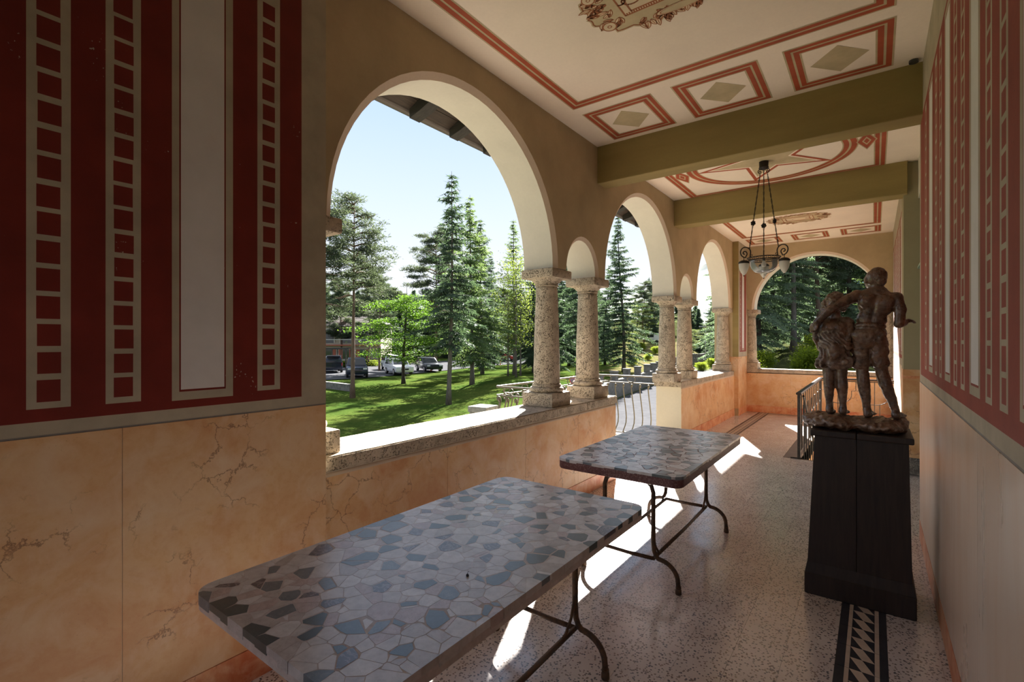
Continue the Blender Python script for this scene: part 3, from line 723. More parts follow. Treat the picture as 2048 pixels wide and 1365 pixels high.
# ------------------------------------------------------------------ stone columns
def bev_box(b_, x0, x1, y0, y1, z0, z1): b_.box(x0, x1, y0, y1, z0, z1)
def make_column():
    root = empty('stone_column', (0, 0, 0)); hw = .176
    b = MB(); b.box(-hw, hw, -hw, hw, 0, .135); pl = b.build('plinth', M['stone'], root, bevel=.012, seg=2, smooth=40)
    b = MB(); pr = [(.15, .132)]
    for i in range(9): t = -math.pi / 2 + math.pi * i / 8; pr.append((.143 + .027 * math.cos(t), .162 + .027 * math.sin(t)))
    pr += [(.144, .193), (.146, .205), (.138, .216)]
    b.lathe(pr, 36); b.build('base', M['stone'], root, smooth=50)
    b = MB(); pr = []
    for i in range(29):
        t = i / 28; pr.append((.132 - .026 * (t ** 1.25) + .003 * math.sin(t * math.pi), .21 + t * .975))
    b.lathe(pr, 40); sh = b.build('shaft', M['stone'], root, smooth='all')
    b = MB(); b.lathe([(.106, 1.18), (.116, 1.183), (.118, 1.195), (.112, 1.20), (.12, 1.215), (.145, 1.238), (.165, 1.258)], 36); b.build('necking', M['stone'], root, smooth=50)
    b = MB(); hw = .185; b.box(-hw, hw, -hw, hw, 1.255, ZA - ZS); b.build('capital', M['stone'], root, bevel=.014, seg=2, smooth=40)
    return root
col0 = make_column()
for ch in col0.children:
    if ch.name.startswith('shaft'): rough_stone(ch, .0035, 13)
CX = -2.632
spots = [((CX, 1.47, ZS), 'travertine half column at the near end of the arcade, beside the red painted pier'), ((CX, 4.108, ZS), 'left travertine column of the near pair on the long sill'),
         ((CX, 4.973, ZS), 'right travertine column of the near pair, at the end of the long sill'), ((CX, 7.63, ZS), 'left travertine column of the farther pair, above the cream wall end'),
         ((CX, 8.515, ZS), 'right travertine column of the farther pair'), ((CX, 11.175, ZS), 'last travertine column of the arcade, against the far pier'),
         ((-2.285, YF + .18, ZS + .008), 'travertine column left of the end arch'), ((.235, YF + .18, ZS + .008), 'travertine column right of the end arch, behind the statue')]
for i, (p, lab) in enumerate(spots):
    c = col0 if i == 0 else copy_tree(col0)
    c.location = p; c.rotation_euler = (0, 0, i * math.pi / 2 if i < 6 else 0); tag(c, lab, 'column', 'travertine columns')

# ------------------------------------------------------------------ tables with crazy paving tops
def clip(poly, a, c, wa=0.0, wc=0.0):
    """keep the side of the bisector between a and c that holds a"""
    nx, ny = c[0] - a[0], c[1] - a[1]; k_ = .5 + max(-.36, min(.36, .5 * (wa - wc) / (nx * nx + ny * ny))); mx, my = a[0] + nx * k_, a[1] + ny * k_; out = []
    k = len(poly)
    for i in range(k):
        p, q = poly[i], poly[(i + 1) % k]; dp = (p[0] - mx) * nx + (p[1] - my) * ny; dq = (q[0] - mx) * nx + (q[1] - my) * ny
        if dp <= 0: out.append(p)
        if (dp < 0 < dq) or (dq < 0 < dp): t = dp / (dp - dq); out.append((p[0] + (q[0] - p[0]) * t, p[1] + (q[1] - p[1]) * t))
    return out
def rounded(w, h, r, n=6, ins=0.0):
    pts = []
    for cx_, cy_, a0 in ((w / 2 - r, h / 2 - r, 0), (-w / 2 + r, h / 2 - r, 90), (-w / 2 + r, -h / 2 + r, 180), (w / 2 - r, -h / 2 + r, 270)):
        for i in range(n + 1): a = R(a0 + 90 * i / n); pts.append((cx_ + (r - ins) * math.cos(a), cy_ + (r - ins) * math.sin(a)))
    return pts
def fragments(w, h, r, n, seed):
    q = np.random.RandomState(seed); P = []
    while len(P) < n:
        p = (q.uniform(-w / 2, w / 2), q.uniform(-h / 2, h / 2)); md = q.choice([.014, .025, .042, .066], p=[.28, .38, .24, .10])
        if all((p[0] - a[0]) ** 2 + (p[1] - a[1]) ** 2 > (md * .5 + m * .5) ** 2 for *a, m in P): P.append((*p, md))
        else:
            if q.rand() < .02: P.append((*p, .01))
    A = np.array([p[:2] for p in P]); WT = (q.choice([.0, .018, .034, .05], n, p=[.35, .25, .25, .15])) ** 2; out = []
    for i in range(n):
        d = ((A - A[i]) ** 2).sum(1); poly = rounded(w, h, r)
        for j in np.argsort(d)[1:28]:
            poly = clip(poly, A[i], A[j], WT[i], WT[j])
            if len(poly) < 3: break
        if len(poly) < 3: continue
        out.append(poly)
    return out
def shrink(poly, k):
    n = len(poly); c = (sum(p[0] for p in poly) / n, sum(p[1] for p in poly) / n); o = []
    for p in poly:
        d = Vector((c[0] - p[0], c[1] - p[1])); L = d.length
        o.append((p[0] + d.x * min(.4, k / max(L, 1e-6)), p[1] + d.y * min(.4, k / max(L, 1e-6))))
    return o
def make_table(name, loc, w, h, th, pdepth, frags, mort, seed, label, frame_y, frame_x, weights):
    root = empty(name, loc, label=label, cat='table'); zt = .76; q = random.Random(seed)
    b = MB(); b.prism(rounded(w, h, .07, 8, .0015), zt - th, zt - .0002); slab = b.build('table_top', mort, root, bevel=.004 if th < .06 else .012, seg=2, smooth=40)
    done = []; small = MB(); polys = fragments(w, h, .07, frags, seed)
    area = lambda P: abs(sum(P[i][0] * P[(i + 1) % len(P)][1] - P[(i + 1) % len(P)][0] * P[i][1] for i in range(len(P)))) / 2
    polys.sort(key=area, reverse=True)
    for n_i, poly in enumerate(polys):
        on_edge = any(abs(abs(p[0]) - w / 2) < .004 or abs(abs(p[1]) - h / 2) < .004 for p in poly)
        pp = []
        n = len(poly); cx_, cy_ = sum(p[0] for p in poly) / n, sum(p[1] for p in poly) / n
        gap = q.uniform(.0012, .0026)
        for o_, p in zip(poly, shrink(poly, gap)):
            dx, dy = abs(o_[0]) - (w / 2 - .07), abs(o_[1]) - (h / 2 - .07)
            edge = abs(math.hypot(dx, dy) - .07) < .004 if dx > 0 and dy > 0 else (abs(dx - .07) < .002 or abs(dy - .07) < .002)
            pp.append(o_ if edge else p)
        near = sum(1 for (ax_, ay_, dk) in done if dk and (ax_ - cx_) ** 2 + (ay_ - cy_) ** 2 < .0085)
        wts = [w_ * (.22 ** near if k_ < 3 else 1) for k_, w_ in enumerate(weights)]; ch_ = q.choices(range(7), wts)[0]; done.append((cx_, cy_, ch_ < 3))
        if ch_ < 3 and not on_edge: pp = [(cx_ + (x - cx_) * e_, cy_ + (y - cy_) * e_) for (x, y), e_ in zip(pp, [q.uniform(.80, 1.0) for _ in pp])]
        b = MB(); dep = pdepth * q.uniform(.55, 1.0) if on_edge else .006
        if n_i >= 296: small.prism([(x, y) for x, y in pp], zt - dep, zt + .0002, ch_); continue
        b.prism([(x - cx_, y - cy_) for x, y in pp], -dep, 0)
        b.build('marble_piece', FRAG[ch_], slab, loc=(cx_, cy_, zt + .0002))
    if small.v: so = small.build('marble_chips', FRAG, slab); so['kind'] = 'stuff'
    # iron under-frame: two pairs of legs, hub high stretchers and small braces
    fx = [frame_x[0] - loc[0], frame_x[1] - loc[0]]; fy = [v - loc[1] for v in frame_y]; hz = .185; rr = .0148
    for yy in fy:
        for s_, x in ((-1, fx[0]), (1, fx[1])):
            b = MB(); pts = []
            pts += [(x - s_ * .075, yy, zt - th - .004), (x - s_ * .035, yy, zt - th - .008), (x - s_ * .012, yy, zt - th - .03), (x, yy, zt - th - .07), (x, yy, .45), (x, yy, .30), (x + s_ * .004, yy, .24), (x + s_ * .018, yy, .205)]
            for i in range(9):
                t = i / 8 * math.pi / 2; pts.append((x + s_ * (.035 + .125 * math.sin(t)), yy, .075 + .115 * math.cos(t)))
            pts += [(x + s_ * .163, yy, .045)]
            b.tube(pts, [rr] * (len(pts) - 2) + [rr * .95, rr], 10); lg = b.build('leg', M['iron'], root, smooth='all')
            b = MB(); b.lathe([(.012, .05), (.0175, .048), (.0175, .040), (.014, .037), (.019, .030), (.020, .006), (.017, 0)][::-1], 14, 0, (x + s_ * .163, yy, 0)); b.build('foot', M['iron'], lg, smooth=50)
            b = MB(); dirn = 1 if yy == fy[0] else -1
            b.tube([(x, yy, .40), (x, yy + dirn * .012, .32), (x, yy + dirn * .04, .25), (x, yy + dirn * .09, .20), (x, yy + dirn * .13, .187)], .0075, 8); b.build('brace', M['iron'], root, smooth='all')
        b = MB(); b.tube([(fx[0] + .004, yy, hz), ((fx[0] + fx[1]) / 2, yy, hz - .004), (fx[1] - .004, yy, hz)], .0125, 10); b.build('cross_stretcher', M['iron'], root, smooth='all')
        b = MB(); b.box(fx[0] - .02, fx[1] + .02, yy - .015, yy + .015, zt - th - .006, zt - th + .001); b.build('bearer', M['iron'], root)
    for x in fx:
        b = MB(); b.tube([(x, fy[0], hz), (x, (fy[0] + fy[1]) / 2, hz - .006), (x, fy[1], hz)], .0125, 10); b.build('long_stretcher', M['iron'], root, smooth='all')
    return root
WN = [.30, .17, .25, .22, .12, .10, .12]
t1 = make_table('mosaic_table', (-1.40, 1.54, 0), .925, 1.74, .055, .036, 520, M['mortar_rose'], 11, 'near marble mosaic table with large blue grey and pale pieces', (.84, 2.11), (-1.52, -1.185), WN)
t2 = make_table('mosaic_table', (-1.40, 3.87, 0), .90, 1.72, .075, .022, 420, M['mortar_red'], 12, 'farther marble mosaic table with dark red edge', (3.09, 4.33), (-1.50, -1.155), [.14, .10, .34, .30, .06, .06, .22])
b = MB(); b.lathe([(.0, 0), (.005, .001), (.0055, .005), (.003, .009), (0, .010)], 10); b.tube([(0, 0, .008), (.002, 0, .016), (.006, .001, .02)], .0008, 5)
bud = b.build('dry_bud', M['tile_black'], loc=(-1.17, 1.30, .7602)); tag(bud, 'tiny dark dried bud lying on the near mosaic table', 'bud')

# ------------------------------------------------------------------ pedestal and bronze statue
ped = empty('pedestal', (-.08, 3.80, 0), label='dark wooden pedestal under the bronze statue, flaring at its foot', cat='pedestal')
PX, PY = -.08, 3.80
def P_(b, x0, x1, y0, y1, z0, x2, x3, y2, y3, z1):
    b.add([(x0 - PX, y0 - PY, z0), (x1 - PX, y0 - PY, z0), (x1 - PX, y1 - PY, z0), (x0 - PX, y1 - PY, z0), (x2 - PX, y2 - PY, z1), (x3 - PX, y2 - PY, z1), (x3 - PX, y3 - PY, z1), (x2 - PX, y3 - PY, z1)], [(0, 3, 2, 1), (4, 5, 6, 7), (0, 1, 5, 4), (1, 2, 6, 5), (2, 3, 7, 6), (3, 0, 4, 7)])
b = MB(); P_(b, -.357, .197, 3.60, 4.03, 0, -.357, .197, 3.60, 4.03, .135); b.build('base', M['dark_wood'], ped, bevel=.005)
b = MB(); P_(b, -.354, .194, 3.603, 4.027, .135, -.343, .180, 3.612, 4.018, .20); b.build('flare', M['dark_wood'], ped)
xm = -.085
for (xa, xb, xc, xd) in ((-.341, xm - .001, -.303, xm - .001), (xm + .001, .178, xm + .001, .162)):
    b = MB(); P_(b, xa, xb, 3.613, 3.64, .198, xc, xd, 3.622, 3.65, 1.006); b.build('board', M['dark_wood'], ped, bevel=.002)
b = MB(); P_(b, -.338, .175, 3.63, 4.015, .198, -.300, .159, 3.64, 4.0, 1.004); b.build('body', M['dark_wood'], ped)
for xa, xb in ((-.326, xm - .0008), (xm + .0008, .186)):
    b = MB(); P_(b, xa, xb, 3.598, 4.03, 1.006, xa, xb, 3.598, 4.03, 1.044); b.build('top_board', M['dark_wood'], ped, bevel=.008, seg=3)

SO = Vector((-.10, 3.79, 1.045))
statue = empty('bronze_statue', tuple(SO), label='bronze statue of a boy with his arm around a girl, seen from behind', cat='statue')
def _ico(sub):
    bm = bmesh.new(); bmesh.ops.create_icosphere(bm, subdivisions=sub, radius=1); bm.verts.index_update()
    v = np.array([x.co[:] for x in bm.verts]); f = np.array([[q.index for q in x.verts] for x in bm.faces]); bm.free(); return v, f
ICO = {2: _ico(2), 3: _ico(3)}
def organic(name, prims, parent, mat, voxel=.0065, noise=((22, .0025), (60, .0012)), smooth_it=2, post=None):
    V, F, n0 = [], [], 0
    def ball(mat, sub):
        nonlocal n0
        v, f = ICO[sub]; V.append(v @ np.array(mat.to_3x3()).T + np.array(mat.translation)); F.append(f + n0); n0 += len(v)
    for p in prims:
        if p[0] == 'e':
            c, r = Vector(p[1]), p[2]; rot = Matrix.Rotation(p[3], 4, p[4]) if len(p) > 3 else Matrix()
            ball(Matrix.Translation(c - SO) @ rot @ Matrix.Diagonal((*r, 1)), 3)
        else:
            a, ra, c, rc = Vector(p[1]) - SO, p[2], Vector(p[3]) - SO, p[4]
            L = (c - a).length; k = max(2, int(L / (min(ra, rc) * .4)) + 1)
            for i in range(k + 1):
                t = i / k; ball(Matrix.Translation(a.lerp(c, t)) @ Matrix.Diagonal((ra + (rc - ra) * t,) * 3 + (1,)), 2)
    me = bpy.data.meshes.new(name); me.from_pydata(np.concatenate(V).tolist(), [], np.concatenate(F).tolist())
    o = bpy.data.objects.new(name, me); COL.objects.link(o)
    md = o.modifiers.new('r', 'REMESH'); md.mode = 'VOXEL'; md.voxel_size = voxel
    sm = o.modifiers.new('s', 'SMOOTH'); sm.factor = .5; sm.iterations = smooth_it
    dg = bpy.context.evaluated_depsgraph_get(); dg.update()
    nm_ = bpy.data.meshes.new_from_object(o.evaluated_get(dg)); o.modifiers.clear(); o.data = nm_; nm_.name = name; bpy.data.meshes.remove(me)
    k = len(nm_.vertices); C = np.empty(k * 3, np.float32); Nn = np.empty(k * 3, np.float32)
    nm_.vertices.foreach_get('co', C); nm_.vertices.foreach_get('normal', Nn); C = C.reshape(-1, 3); D = np.zeros(k)
    for i in range(k):
        co = Vector(C[i]); d = 0
        for sc_, am in noise: d += mnoise.noise(co * sc_) * am
        if post: d += post(co + SO)
        D[i] = d
    nm_.vertices.foreach_set('co', (C + Nn.reshape(-1, 3) * D[:, None]).astype(np.float32).ravel())
    nm_.materials.append(mat); nm_.polygons.foreach_set('use_smooth', [True] * len(nm_.polygons)); nm_.update()
    o.parent = parent; return o
Z0 = 1.135
# rock base
organic('rock_base', [('e', (-.30, 3.80, 1.087), (.085, .12, .046)), ('e', (-.20, 3.78, 1.088), (.12, .16, .048)), ('e', (-.07, 3.80, 1.084), (.12, .15, .042)), ('e', (.05, 3.79, 1.084), (.10, .16, .045)), ('e', (.11, 3.82, 1.09), (.065, .10, .047)),
     ('e', (-.33, 3.77, 1.09), (.052, .06, .038)), ('e', (.02, 3.70, 1.078), (.13, .06, .034)), ('e', (-.2, 3.70, 1.08), (.14, .06, .036))], statue, M['bronze'], .008, ((14, .013), (38, .011), (90, .005)), 1)
def hand(w, d, up, r=.0085, L=.055):
    """palm and five fingers from wrist w along d, palm normal up"""
    w, d, up = Vector(w), Vector(d).normalized(), Vector(up).normalized(); s_ = d.cross(up).normalized(); out = [('c', w, r * 1.7, w + d * .03, r * 2.0)]
    for k, (off, ln) in enumerate(((-.018, .8), (-.006, 1.0), (.006, .95), (.018, .72))):
        a = w + d * .028 + s_ * off; b_ = a + d * L * .42 * ln + up * -.004; c_ = b_ + d * L * .34 * ln - up * .014
        out += [('c', a, r, b_, r * .9), ('c', b_, r * .9, c_, r * .72)]
    a = w + d * .008 - s_ * .016; out += [('c', a, r, a - s_ * .016 + d * .016, r * .9), ('c', a - s_ * .016 + d * .016, r * .9, a - s_ * .018 + d * .036, r * .75)]
    return out
YB_ = 3.785
boy = [('e', (.012, YB_, 1.835), (.098, .062, .085)), ('e', (-.012, YB_, 1.745), (.080, .056, .075)), ('e', (-.024, YB_, 1.68), (.083, .060, .06)), ('e', (-.03, YB_ - .012, 1.62), (.088, .066, .065)),
       ('c', (-.085, YB_, 1.893), .036, (.105, YB_, 1.868), .037), ('e', (-.035, YB_ - .042, 1.848), (.04, .022, .045)), ('e', (.058, YB_ - .042, 1.838), (.04, .022, .045)),
       ('c', (.012, YB_, 1.89), .044, (.014, YB_ + .012, 1.965), .037), ('c', (-.04, YB_, 1.905), .028, (.02, YB_, 1.935), .03), ('c', (.06, YB_, 1.885), .03, (.02, YB_, 1.935), .03),
       # head turned to the left and lifted
       ('e', (.010, YB_ + .01, 2.003), (.054, .054, .062)), ('e', (-.014, YB_ + .034, 1.985), (.038, .042, .050)), ('e', (-.022, YB_ + .052, 1.962), (.024, .024, .024)), ('e', (-.034, YB_ + .078, 1.992), (.011, .013, .013)), ('e', (-.026, YB_ + .066, 2.014), (.026, .016, .010)),
       ('e', (-.030, YB_ + .072, 1.970), (.014, .010, .006)), ('e', (-.043, YB_ - .012, 1.982), (.010, .014, .020)),
       # left arm round the girl
       ('c', (-.085, YB_, 1.895), .038, (-.185, YB_ - .055, 1.838), .030), ('c', (-.185, YB_ - .055, 1.838), .030, (-.225, YB_ - .075, 1.805), .030), ('c', (-.225, YB_ - .075, 1.805), .030, (-.300, YB_ - .06, 1.728), .020),
       # right arm bent forward
       ('c', (.108, YB_, 1.870), .038, (.128, YB_ - .02, 1.79), .031), ('c', (.128, YB_ - .02, 1.79), .032, (.122, YB_ - .03, 1.712), .028), ('c', (.122, YB_ - .03, 1.710), .029, (.150, YB_ + .05, 1.722), .022),
       # legs
       ('c', (-.068, YB_ - .004, 1.60), .052, (-.060, YB_ + .004, 1.43), .038), ('c', (-.060, YB_ + .004, 1.43), .037, (-.052, YB_ - .006, 1.335), .037), ('c', (-.052, YB_ - .006, 1.335), .037, (-.036, YB_ + .004, 1.185), .022),
       ('c', (-.036, YB_ + .004, 1.185), .022, (-.032, YB_ - .008, 1.15), .026), ('c', (-.032, YB_ - .008, 1.148), .024, (-.015, YB_ + .07, 1.143), .018), ('e', (-.010, YB_ + .085, 1.140), (.026, .022, .012)),
       ('c', (.018, YB_ - .004, 1.60), .052, (.036, YB_ + .006, 1.43), .038), ('c', (.036, YB_ + .006, 1.43), .037, (.058, YB_, 1.335), .036), ('c', (.058, YB_, 1.335), .036, (.106, YB_ + .01, 1.185), .022),
       ('c', (.106, YB_ + .01, 1.185), .022, (.108, YB_ - .004, 1.152), .026), ('c', (.108, YB_ - .004, 1.150), .024, (.138, YB_ + .065, 1.146), .018), ('e', (.142, YB_ + .08, 1.143), (.026, .022, .012))]
boy += hand((-.300, YB_ - .06, 1.728), (-.6, .12, -.75), (-.5, -.75, .3)) + hand((.150, YB_ + .05, 1.722), (.55, .6, .25), (0, -.4, 1))
def spine(p):
    d = 0
    if 1.66 < p.z < 1.90 and p.y < YB_: d -= .010 * math.exp(-((p.x - (-.024 + (p.z - 1.68) * .18)) / .014) ** 2)
    return d
ob = organic('boy_figure', boy, statue, M['bronze'], .006, ((20, .004), (55, .002), (120, .0010)), 2, spine)
def folds(k, am, cx_): return lambda p: am * math.sin(k * math.atan2(p.y - YB_, p.x - cx_) + 9 * p.z)
organic('shorts', [('e', (-.026, YB_, 1.70), (.088, .068, .030)), ('e', (-.028, YB_ - .01, 1.645), (.094, .074, .055)), ('c', (-.068, YB_, 1.60), .058, (-.066, YB_ + .002, 1.465), .049), ('c', (.018, YB_, 1.60), .058, (.030, YB_ + .004, 1.465), .049), ('e', (-.068, YB_ - .03, 1.625), (.05, .045, .05)), ('e', (.016, YB_ - .03, 1.622), (.05, .045, .05))],
        ob, M['bronze'], .006, ((24, .008), (60, .003), (130, .0015)), 1, lambda p: .004 * math.sin(60 * p.z + 30 * p.x))
organic('hair', [('e', (.018, YB_ + .006, 2.008), (.051, .054, .060)), ('e', (.032, YB_ - .003, 1.985), (.034, .045, .042))], ob, M['bronze'], .006, ((40, .003), (90, .003), (160, .002)), 1)
GX = -.205
girl = [('e', (GX + .004, YB_, 1.855), (.058, .058, .064)), ('e', (GX - .03, YB_ + .03, 1.84), (.04, .035, .045)), ('c', (GX + .004, YB_, 1.80), .027, (GX, YB_, 1.76), .032),
        ('c', (GX - .072, YB_ - .004, 1.725), .034, (GX + .068, YB_, 1.728), .034), ('e', (GX - .002, YB_ - .008, 1.68), (.088, .058, .075)), ('e', (GX, YB_, 1.60), (.082, .058, .08)),
        ('c', (GX - .085, YB_ - .004, 1.722), .030, (GX - .102, YB_ + .004, 1.63), .026), ('c', (GX - .102, YB_ + .004, 1.63), .026, (GX - .075, YB_ + .03, 1.555), .022), ('c', (GX - .075, YB_ + .03, 1.555), .022, (GX - .03, YB_ + .075, 1.56), .018),
        ('c', (GX + .078, YB_, 1.722), .030, (GX + .082, YB_ - .022, 1.655), .028), ('c', (GX + .082, YB_ - .022, 1.655), .028, (GX + .066, YB_ - .030, 1.615), .027), ('c', (GX + .066, YB_ - .030, 1.618), .026, (GX + .05, YB_ + .045, 1.66), .018)]
for x, xk, xf in ((GX - .04, GX - .034, GX - .028), (GX + .036, GX + .038, GX + .044)):
    girl += [('c', (x, YB_, 1.52), .042, (xk, YB_, 1.40), .034), ('c', (xk, YB_, 1.40), .033, (xk + .002, YB_ - .006, 1.31), .033), ('c', (xk + .002, YB_ - .006, 1.31), .033, (xf, YB_, 1.185), .020), ('c', (xf, YB_, 1.185), .020, (xf, YB_ - .010, 1.152), .023),
             ('c', (xf, YB_ - .008, 1.150), .022, (xf + .012, YB_ + .06, 1.144), .016), ('e', (xf + .014, YB_ + .07, 1.142), (.022, .02, .011))]
girl += hand((GX + .05, YB_ + .045, 1.66), (-.5, .5, .2), (0, 0, 1)) + hand((GX - .03, YB_ + .075, 1.56), (.8, .2, .1), (0, 0, 1))
og = organic('girl_figure', girl, statue, M['bronze'], .006, ((20, .004), (55, .002), (120, .001)), 2)
organic('blouse', [('e', (GX, YB_ - .004, 1.665), (.094, .066, .080)), ('e', (GX + .002, YB_, 1.60), (.096, .072, .060)), ('e', (GX - .03, YB_ - .02, 1.575), (.055, .06, .045)), ('e', (GX + .05, YB_ - .01, 1.572), (.05, .06, .042))], og, M['bronze'], .006, ((26, .006), (60, .004)), 1,
        lambda p: (.006 * math.sin(11 * math.atan2(p.y - YB_, p.x - GX) + 40 * mnoise.noise(p * 6)) if p.z < 1.66 else 0))
organic('skirt', [('c', (GX, YB_, 1.57), .080, (GX + .002, YB_, 1.50), .088), ('e', (GX - .03, YB_, 1.475), (.072, .075, .045)), ('e', (GX + .045, YB_, 1.475), (.062, .075, .045)), ('e', (GX - .075, YB_ - .01, 1.455), (.03, .04, .03)), ('e', (GX + .005, YB_ - .03, 1.465), (.09, .05, .038))], og, M['bronze'], .006, ((22, .007), (55, .004)), 1,
        lambda p: .008 * math.sin(7 * math.atan2(p.y - YB_, p.x - GX) + 26 * p.z + 14 * mnoise.noise(p * 8)))
organic('hair', [('e', (GX + .008, YB_ - .006, 1.866), (.060, .058, .058)), ('e', (GX - .045, YB_ - .002, 1.845), (.032, .042, .038)), ('e', (GX + .046, YB_, 1.838), (.028, .042, .040)), ('e', (GX - .06, YB_ + .004, 1.80), (.018, .03, .024)), ('e', (GX - .005, YB_ - .03, 1.825), (.05, .035, .032))], og, M['bronze'], .006, ((26, .013), (60, .007), (120, .003)), 1)

# ------------------------------------------------------------------ wrought iron lamp
lamp = empty('ceiling_lamp', (-1.055, 6.44, ZC), label='black wrought iron ceiling lamp with clear bowl and three frosted drop shades', cat='lamp')
b = MB(); b.lathe([(0, 0), (.052, 0), (.05, -.065), (.056, -.075), (.05, -.085), (.02, -.10), (0, -.10)][::-1], 20); b.build('canopy', M['black_iron'], lamp, smooth=40)
va = math.atan2(6.44, -1.055); zr = 2.60 - ZC
def scroll(c, r0, turns, ax, st=0.0, n=34, sgn=1):
    """spiral in the vertical plane containing horizontal direction ax"""
    out = []
    for i in range(n):
        t = i / (n - 1); r = r0 * (1 - .86 * t); a = st + sgn * turns * 2 * math.pi * t
        out.append((c[0] + ax[0] * r * math.cos(a), c[1] + ax[1] * r * math.cos(a), c[2] + r * math.sin(a)))
    return out
for k in range(3):
    a = va + k * 2 * math.pi / 3; ax = (math.cos(a), math.sin(a)); pt = lambda r, z: (ax[0] * r, ax[1] * r, z)
    b = MB(); b.tube([pt(.02, -.095), pt(.045, -.10)] + scroll(pt(.048, -.125), .026, 1.4, ax, R(90), 26, -1), .005, 6); b.build('canopy_scroll', M['black_iron'], lamp, smooth='all')
    # chain: twisted links from the canopy to the arm, a rosette on the way
    p0, p1 = Vector(pt(.045, -.155)), Vector(pt(.175, zr + .105)); L = (p1 - p0).length; ax_ = (p1 - p0).normalized(); u_ = ax_.orthogonal().normalized(); w_ = ax_.cross(u_)
    b = MB(); nl = 60
    for i in range(nl):
        c = p0 + ax_ * (L * (i + .5) / nl); an = i * .9 + (i % 2) * math.pi / 2; du = u_ * math.cos(an) + w_ * math.sin(an); rad = .0062
        if i in (20,): rad = .013
        pts = [c + ax_ * (math.sin(q) * L / nl * .72 if i != 20 else math.sin(q) * .013) + du * (math.cos(q) * rad) for q in [2 * math.pi * j / 8 for j in range(9)]]
        b.tube(pts, .0029, 4, 0, False)
    b.build('chain', M['black_iron'], lamp)
    c = p0 + ax_ * (L * .655); b = MB(); nf = Vector((math.cos(va + .5 * k), math.sin(va + .5 * k), .2)).normalized(); uu = nf.orthogonal().normalized(); ww = nf.cross(uu)
    sph = lambda rr, cc: b.lathe([(max(0, rr * math.sin(math.pi * t_ / 6)), -rr * math.cos(math.pi * t_ / 6)) for t_ in range(7)], 9, 0, tuple(cc))
    for j in range(6): an = j * math.pi / 3; sph(.0125, c + (uu * math.cos(an) + ww * math.sin(an)) * .019)
    sph(.013, c + nf * .004); b.build('rosette', M['black_iron'], lamp, smooth='all')
    # arm: hook with scroll, holder and drop shade
    ap = []
    for i in range(22):
        t = i / 21; an = R(200) - R(290) * t; r = .062
        ap.append(pt(.222 + r * math.cos(an) * 1.0, zr + .062 + r * math.sin(an)))
    ap = [pt(.170, zr + .0)] + [pt(.165, zr + .025)] + ap
    ap += scroll(pt(.236, zr + .050), .040, 1.1, ax, R(-80), 20, -1)[2:]
    b = MB(); b.tube(ap, .0068, 7); b.build('arm', M['black_iron'], lamp, smooth='all')
    b = MB(); b.tube(scroll(pt(.148, zr + .028), .017, 1.2, ax, R(-90), 18, 1), .0035, 5); b.build('arm_curl', M['black_iron'], lamp, smooth='all')
    hx = .243
    b = MB(); b.tube([pt(hx, zr + .012), pt(hx, zr - .03)], .004, 6); c0 = pt(hx, 0)
    b.lathe([(.060, -.072), (.062, -.062), (.054, -.048), (.035, -.036), (.012, -.030), (0, -.028)], 18, 0, (c0[0], c0[1], zr)); b.build('shade_holder', M['black_iron'], lamp, smooth=60)
    b = MB(); pr = []
    for i in range(17):
        t = i / 16; r = .055 * math.sin(math.pi * (.36 + .64 * t) ) ** .75 if t < 1 else 0
        r = .056 * (math.cos((t - .16) * 1.87) ** .72 if t < .985 else 0); pr.append((max(r, .0), -.064 - .152 * t))
    b.lathe(pr[::-1], 24, 0, (c0[0], c0[1], zr), False); sh = b.build('shade', M['frosted'], lamp, smooth='all')
    b = MB(); b.lathe([(0, -.226), (.006, -.222), (.008, -.215), (.004, -.208)], 10, 0, (c0[0], c0[1], zr)); b.build('finial', M['black_iron'], sh)
b = MB(); n = 48
for rr, z, t in ((.178, 0, .006), (.150, -.028, .006)):
    b.tube([(rr * math.cos(2 * math.pi * i / n), rr * math.sin(2 * math.pi * i / n), zr + z) for i in range(n + 1)], t, 6, 0, False)
for i in range(24):
    a = 2 * math.pi * i / 24; c = (.164 * math.cos(a), .164 * math.sin(a), zr - .014); tx_ = (-math.sin(a), math.cos(a))
    b.tube([(c[0] + tx_[0] * .016 * math.cos(q), c[1] + tx_[1] * .016 * math.cos(q), c[2] + .011 * math.sin(q)) for q in [2 * math.pi * j / 8 for j in range(9)]], .0028, 5, 0, False)
b.build('ring', M['black_iron'], lamp, smooth='all')
b = MB(); pr = [(.148 * math.cos(t) ** .55, -.034 - .150 * math.sin(t)) for t in [i / 14 * math.pi / 2 for i in range(15)]]
b.lathe(pr, 36, 0, (0, 0, zr), False)
for v in range(len(b.v)):
    x, y, z = b.v[v]; a = math.atan2(y, x); k = 1 + .03 * math.sin(6 * a + 4 * z * 10) * min(1, abs(z - zr) * 8); b.v[v] = (x * k, y * k, z)
b.build('glass_bowl', M['glass'], lamp, smooth='all')
b = MB(); b.tube([(0, 0, zr), (0, 0, zr - .035)], .016, 10); b.box(-.15, .15, -.004, .004, zr - .01, zr - .004); b.build('bulb_holder', M['black_iron'], lamp)
b = MB(); b.lathe([(.012, -.034), (.018, -.05), (.028, -.075), (.026, -.098), (.012, -.11), (0, -.112)][::-1], 16, 0, (0, 0, zr)); b.build('bulb', M['frosted'], lamp, smooth='all')

